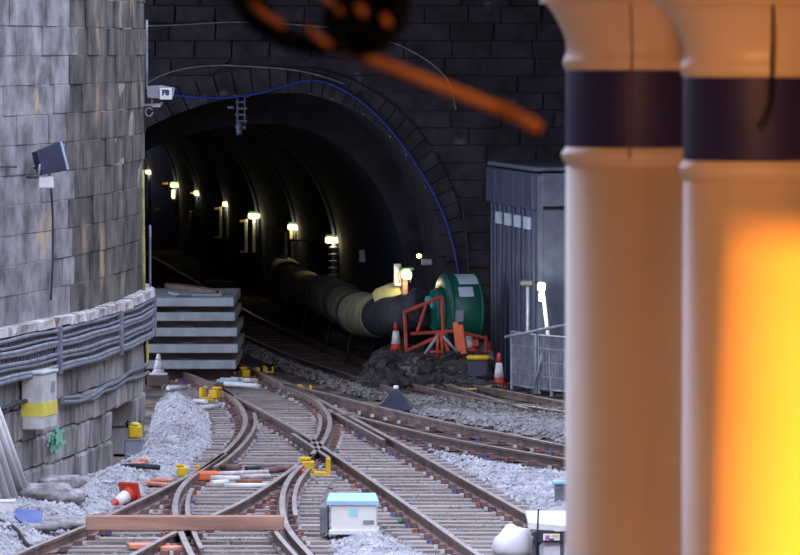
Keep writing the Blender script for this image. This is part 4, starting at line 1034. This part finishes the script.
sack(62, 484, .62, .5, .2, .2, 'grey sandbag on the bank nearest the abutment foot', seed=1)
sack(47, 494, .75, .55, .24, -.1, 'slumped grey sandbag in the middle of the bank pile', seed=5)
sack(66, 494, .5, .5, .2, .5, 'small grey sandbag beside the slumped one', seed=9)
sack(60, 508, .95, .5, .16, -.25, 'long flat grey sandbag on the bank beside the blue tarp', seed=13)
sack(38, 514, .6, .5, .12, .1, 'thin flattened grey sandbag touching the blue tarp', seed=17)
c = at(29, 517, .25); c.z = bank_z(Vector((c.x, c.y, 0))) + .02
m = MB(); m.add([(-.18, .3, .16), (.16, .24, .14), (.17, -.25, .02), (-.02, -.4, .0), (-.18, -.1, .1), (0, 0, .12)], [(0, 4, 5), (0, 5, 1), (1, 5, 2), (2, 5, 3), (3, 5, 4)])
m.add([(-.18, .3, .12), (.16, .24, .1), (.17, -.25, -.02), (-.02, -.4, -.04), (-.18, -.1, .05), (0, 0, .08)], [(0, 5, 4), (0, 1, 5), (1, 2, 5), (2, 3, 5), (3, 4, 5)]); m.add([(-.18, .3, .16), (.16, .24, .14), (.17, -.25, .02), (-.02, -.4, .0), (-.18, -.1, .1), (-.18, .3, .12), (.16, .24, .1), (.17, -.25, -.02), (-.02, -.4, -.04), (-.18, -.1, .05)], [(0, 1, 6, 5), (1, 2, 7, 6), (2, 3, 8, 7), (3, 4, 9, 8), (4, 0, 5, 9)])
tag(m.build('tarpaulin', 'tarp_blue', None, loc=c), 'folded blue tarpaulin on the ballast bank below the leaning poles', 'tarpaulin')
c = at(2, 511, .25); c.z = bank_z(Vector((c.x, c.y, 0)))
tag(MB().box((0, 0, .07), (.32, .3, .13), bev=.012).box((0, 0, .145), (.34, .32, .02), bev=.005).build('polystyrene_block', 'paint_white', None, loc=c), 'flat white block on the bank at the foot of the leaning poles', 'block')
cpts = []
for x, y in ((-15, 515), (2, 521), (16, 524), (28, 529), (42, 535), (48, 534)):
    v = at(x, y, .25); v.z = bank_z(Vector((v.x, v.y, 0))) + .035; cpts.append(v)
tag(MB().tube(spline(cpts, .15), .03, 6).build('cable', 'cable_dark', None, True, cpts[0]), 'dark loose cable lying on the ballast bank below the blue tarp', 'cable')
# white bag and white topped stand near the through track
wbp = at(514, 553, .05)
m = MB(); m.lathe([(.02, 0), (.22, .0), (.25, .06), (.24, .18), (.18, .27), (.08, .33), (.01, .345)], 24)
for i_, v in enumerate(m.v): v.x *= 1.0 + .3 * noise.noise(v * 7); v.y *= 1.05 + .25 * noise.noise(v * 6); v.z *= 1 + .25 * noise.noise(v * 6)
tag(m.build('rubble_sack', 'bag_white', None, loc=(wbp.x, wbp.y, 0.04)), 'rounded white sack standing beside the white topped stand', 'sack')
st = at(548, 556, .05); ss = st.y / F
std = thing('equipment_stand', 'white topped equipment stand with dark label panel and legs', 'stand', (st.x, st.y, .02))
zt_ = .02
def sp(x, y): return ((x - 548) * ss, (556 - y) * ss)
x0_, z0_ = sp(528, 530); x1_, z1_ = sp(572, 517)
MB().add([(x0_, -.2, z0_ + .06), (x1_, -.2, z0_ + .03), (x1_ + .05, .5, z1_ + .02), (x0_ - .02, .5, z1_ + .02), (x0_, -.2, z0_ + .14), (x1_, -.2, z0_ + .09), (x1_ + .05, .5, z1_ + .07), (x0_ - .02, .5, z1_ + .07)], [(0, 3, 2, 1), (4, 5, 6, 7), (0, 1, 5, 4), (1, 2, 6, 5), (2, 3, 7, 6), (3, 0, 4, 7)]).build('top', 'paint_white', std)
MB().box(((x0_ + x1_) / 2 + .03, -.14, sp(0, 536)[1] + .03), (x1_ - x0_ - .06, .1, .13), bev=.012).build('dark_panel', 'panel_dark', std)
pn = MB().box((sp(551, 0)[0], -.195, sp(0, 536)[1] + .035), (.2, .015, .08)).build('label', 'bag_white', std)
MB().box((sp(547, 0)[0], -.205, sp(0, 536)[1] + .03), (.05, .01, .05)).build('pink_print', 'print_pink', std); MB().box((sp(555, 0)[0], -.205, sp(0, 535)[1] + .04), (.07, .01, .03)).build('green_print', 'yellow_pale', std); MB().box((sp(551, 0)[0], -.205, sp(0, 538)[1] + .03), (.06, .01, .025)).build('purple_print', 'clip_blue', std)
for x_, y_ in ((534, -.1), (541, .1), (562, -.1), (562, .4)): MB().box((sp(x_, 0)[0], y_, sp(0, 536)[1] / 2), (.05 if x_ != 541 else .1, .05, sp(0, 536)[1]), bev=.008).build('leg', 'cable_dark' if x_ == 541 else 'steel_grey', std)
MB().tube([(sp(536, 0)[0], -.2, .02), (sp(538, 0)[0], -.2, z0_ + .3)], .012, 6).build('aerial', 'cable_dark', std)
MB().box((sp(560, 0)[0], .1, .1), (.5, .4, .2), bev=.05).build('lower_crate', 'bag_white', std)
gp = at(562, 505, .05)
gpo = thing('marker_post', 'short grey marker post with pale cap on the ballast wedge', 'post', (gp.x, gp.y, .05))
MB().box((0, 0, .14), (.2, .2, .3), bev=.015).build('body', 'cable_grey', gpo); MB().box((0, 0, .31), (.26, .26, .05), bev=.012).build('cap', 'lid_blue', gpo)

# ================================================================== STATION COLUMNS AND FOREGROUND
def column(label, px, D, dz):
    x = (px - 400) * D / F; t = thing('station_column', label, 'column', (x, D, 0), 0, 'cream station columns with dark bands')
    z = lambda y: 6.2 - (y - 49) / 300 + dz
    MB().lathe([(.36, 0), (.36, .35), (.33, .4), (.30, .45), (.27, .55)], 64).build('base', 'column_cream', t)
    MB().lathe([(.245, .5), (.242, 2.5), (.237, z(166))], 64).build('shaft', 'column_cream', t)
    MB().lathe([(.236, z(166)), (.238, z(163)), (.247, z(160)), (.253, z(156)), (.252, z(153)), (.245, z(150)), (.238, z(147)), (.236, z(146))], 64).build('lower_ring', 'column_cream', t)
    MB().lathe([(.2365, z(149)), (.2375, z(146)), (.2375, z(71)), (.2365, z(69))], 64).build('painted_band', 'column_navy', t)
    cp_ = MB().lathe([(.237, z(70)), (.241, z(68)), (.247, z(65)), (.248, z(61)), (.243, z(58)), (.237, z(53)), (.236, z(46)), (.239, z(40)), (.247, z(33)), (.258, z(26)), (.270, z(19)), (.284, z(12)), (.300, z(6)), (.308, z(3)), (.318, z(1)), (.325, z(-3)), (.33, z(-12)), (.35, z(-26)), (.38, z(-40)), (.39, z(-60)), (.39, z(-75))], 64).build('capital', 'column_cream', t)
    MB().lathe([(.32, z(4)), (.326, z(3)), (.326, z(1.5)), (.32, z(.5))], 64).build('moulding', 'column_cream', cp_)
    MB().box((0, 0, (z(-75) + 7.3) / 2), (.8, .8, 7.3 - z(-75)), bev=.02).build('abacus', 'column_cream', t)
    return t
column('cream station column whose band looks deep navy blue, in cool daylight', 637, 20.0, 0.0)
column('cream station column glowing orange and yellow under the warm lamp', 760, 18.5, -.017)
def hang_wire(pts, d, r, label, mt='wire_brown'):
    P = spline([atd(x, y, d) for x, y in pts], .03); tag(MB().tube(P, r, 6).build('hanging_wire', mt, None, True, P[0]), label, 'wire')
hang_wire([(632, -130), (631, 0), (632, 60), (629, 100), (628, 130), (630, 158)], 19.7, .003, 'thin rusty wire hanging down the front of the navy banded column')
hang_wire([(773, -120), (773, 0), (772, 60), (769, 105), (757, 128)], 18.2, .005, 'thin dark wire hanging down the front of the orange lit column', 'wire_black')

CD = 9.0
bun = thing('hanging_cable_bundle', 'black cable coil with rusty wire and an orange rod hanging overhead', 'cable bundle', atd(320, -20, CD))
B0 = Vector(bun.location)
rng = random.Random(21)
def wp_(x, y, dy=0): return atd(x, y, CD + dy) - B0
def loop(cx_, cy_, rx, ry, rot, r, mt, dy):
    pts = []
    for i in range(41):
        a = 2 * math.pi * i / 40; x, y = rx * math.cos(a), ry * math.sin(a)
        pts.append(wp_(cx_ + x * math.cos(rot) - y * math.sin(rot), cy_ + x * math.sin(rot) + y * math.cos(rot), dy + .02 * math.sin(2 * a + cx_)))
    return MB().tube(pts, r, 8).build('cable_loop', mt, bun)
for cx_, cy_, rx, ry, rot in ((318, -22, 86, 72, .1), (320, -26, 82, 74, .18), (316, -18, 84, 66, .05), (330, -30, 76, 76, .0), (322, -24, 88, 70, .22)): loop(cx_, cy_, rx, ry, rot, .009, 'wire_black', rng.uniform(-.05, .05))
for i in range(14): loop(rng.uniform(358, 386), rng.uniform(-12, 24), rng.uniform(14, 30), rng.uniform(16, 36), rng.uniform(0, 3), .007, 'wire_black', rng.uniform(-.06, .06))
for a, b, c_, r_ in (((250, 2), (264, 14), (284, 26), .0055), ((318, -10), (330, 2), (342, 14), .005), ((306, 27), (316, 36), (330, 46), .006), ((357, 6), (361, 11), (364, 15), .007), ((383, 17), (386, 21), (389, 26), .007)):
    MB().tube(spline([wp_(*a, -.07), wp_(*b, -.08), wp_(*c_, -.06)], .01), r_, 8).build('rusty_wire', 'wire_rust', bun)
MB().tube([wp_(330, 44), wp_(512, 113)], .0095, 12).build('rod', 'rod_orange', bun)
MB().tube([wp_(502, 109), wp_(513, 114)], .0125, 12).build('collar', 'wire_rust', bun)
MB().tube([wp_(510, 113), wp_(541, 129)], .0105, 12).build('rod_end', 'rod_orange', bun)
top = Vector((B0.x, CD, 7.3)) - B0
MB().tube([wp_(318, -92), wp_(318, -150), top], .007, 8).build('hanging_rope', 'wire_black', bun)
MB().tube([wp_(372, -30), wp_(352, -90), wp_(318, -150)], .006, 8).build('hanging_rope', 'wire_black', bun)

# ---- warm lamps outside the frame: floodlight with added hood, added fill lamps
fx = thing('platform_floodlight', 'off-frame platform floodlight with added visor and flaps, warm light on the near column', 'floodlight', (4.3, 15.3, 5.0))
dirv = (Vector((1.11, 18.5, 0)) - Vector((4.3, 15.3, 0))).normalized(); rzf = math.atan2(dirv.y, dirv.x); fx.rotation_euler = (0, 0, rzf)
MB().box((-.18, 0, 0), (.06, .7, .4), bev=.01).build('back_plate', 'lamp_body', fx)
MB().box((.15, 0, .078), (.7, .7, .01)).build('added_visor', 'lamp_body', fx)  # added to cut the beam off level under the column ring
MB().box((.3, -.036, -.05), (.4, .01, .34)).build('added_flap', 'lamp_body', fx); MB().box((.15, .3, -.05), (.7, .01, .34)).build('added_flap', 'lamp_body', fx)  # flaps added to keep the beam off the farther column
MB().lathe([(.01, -.05), (.03, -.03), (.03, .03), (.01, .05)], 16, (-.09, 0, 0)).build('bulb', 'warm_lamp_glow', fx)
MB().tube([(-.2, 0, 0), (-.5, 0, 0), (-.5, 0, 2.3)], .03, 8).build('hanger', 'lamp_body', fx)
bulb_light(fx, (0, 0, 0), 3300, (1, .27, .012), .012)
lt_ = thing('fill_lamp', 'added warm fill lamp above the frame, brightening the columns', 'lantern', (0.3, 13.5, 6.95))  # fill light added out of view to warm both columns
MB().lathe([(.03, -.16), (.13, -.1), (.16, 0), (.13, .1), (.04, .16)], 24).build('globe', 'warm_lamp_glow', lt_); MB().lathe([(.05, .15), (.12, .17), (.03, .25)], 20).build('cap', 'lamp_body', lt_); MB().tube([(0, 0, .2), (0, 0, .36)], .015, 6).build('hanger', 'lamp_body', lt_)
bulb_light(lt_, (0, .25, -.08), 350, (1, .42, .16), .15)

cl = thing('rod_fill_lamp', 'added small warm fill lamp lighting the cable bundle, out of view', 'lamp', (1.6, 6.4, 7.2))  # unseen lamp added to warm the hanging rod and coil
MB().lathe([(.14, .1), (.14, .06), (.12, .04)], 20).build('base', 'lamp_body', cl); MB().lathe([(.12, .05), (.1, -.04), (.02, -.09)], 20).build('globe', 'warm_lamp_glow', cl)
bulb_light(cl, (0, 0, -.2), 120, (1, .68, .4), .08)
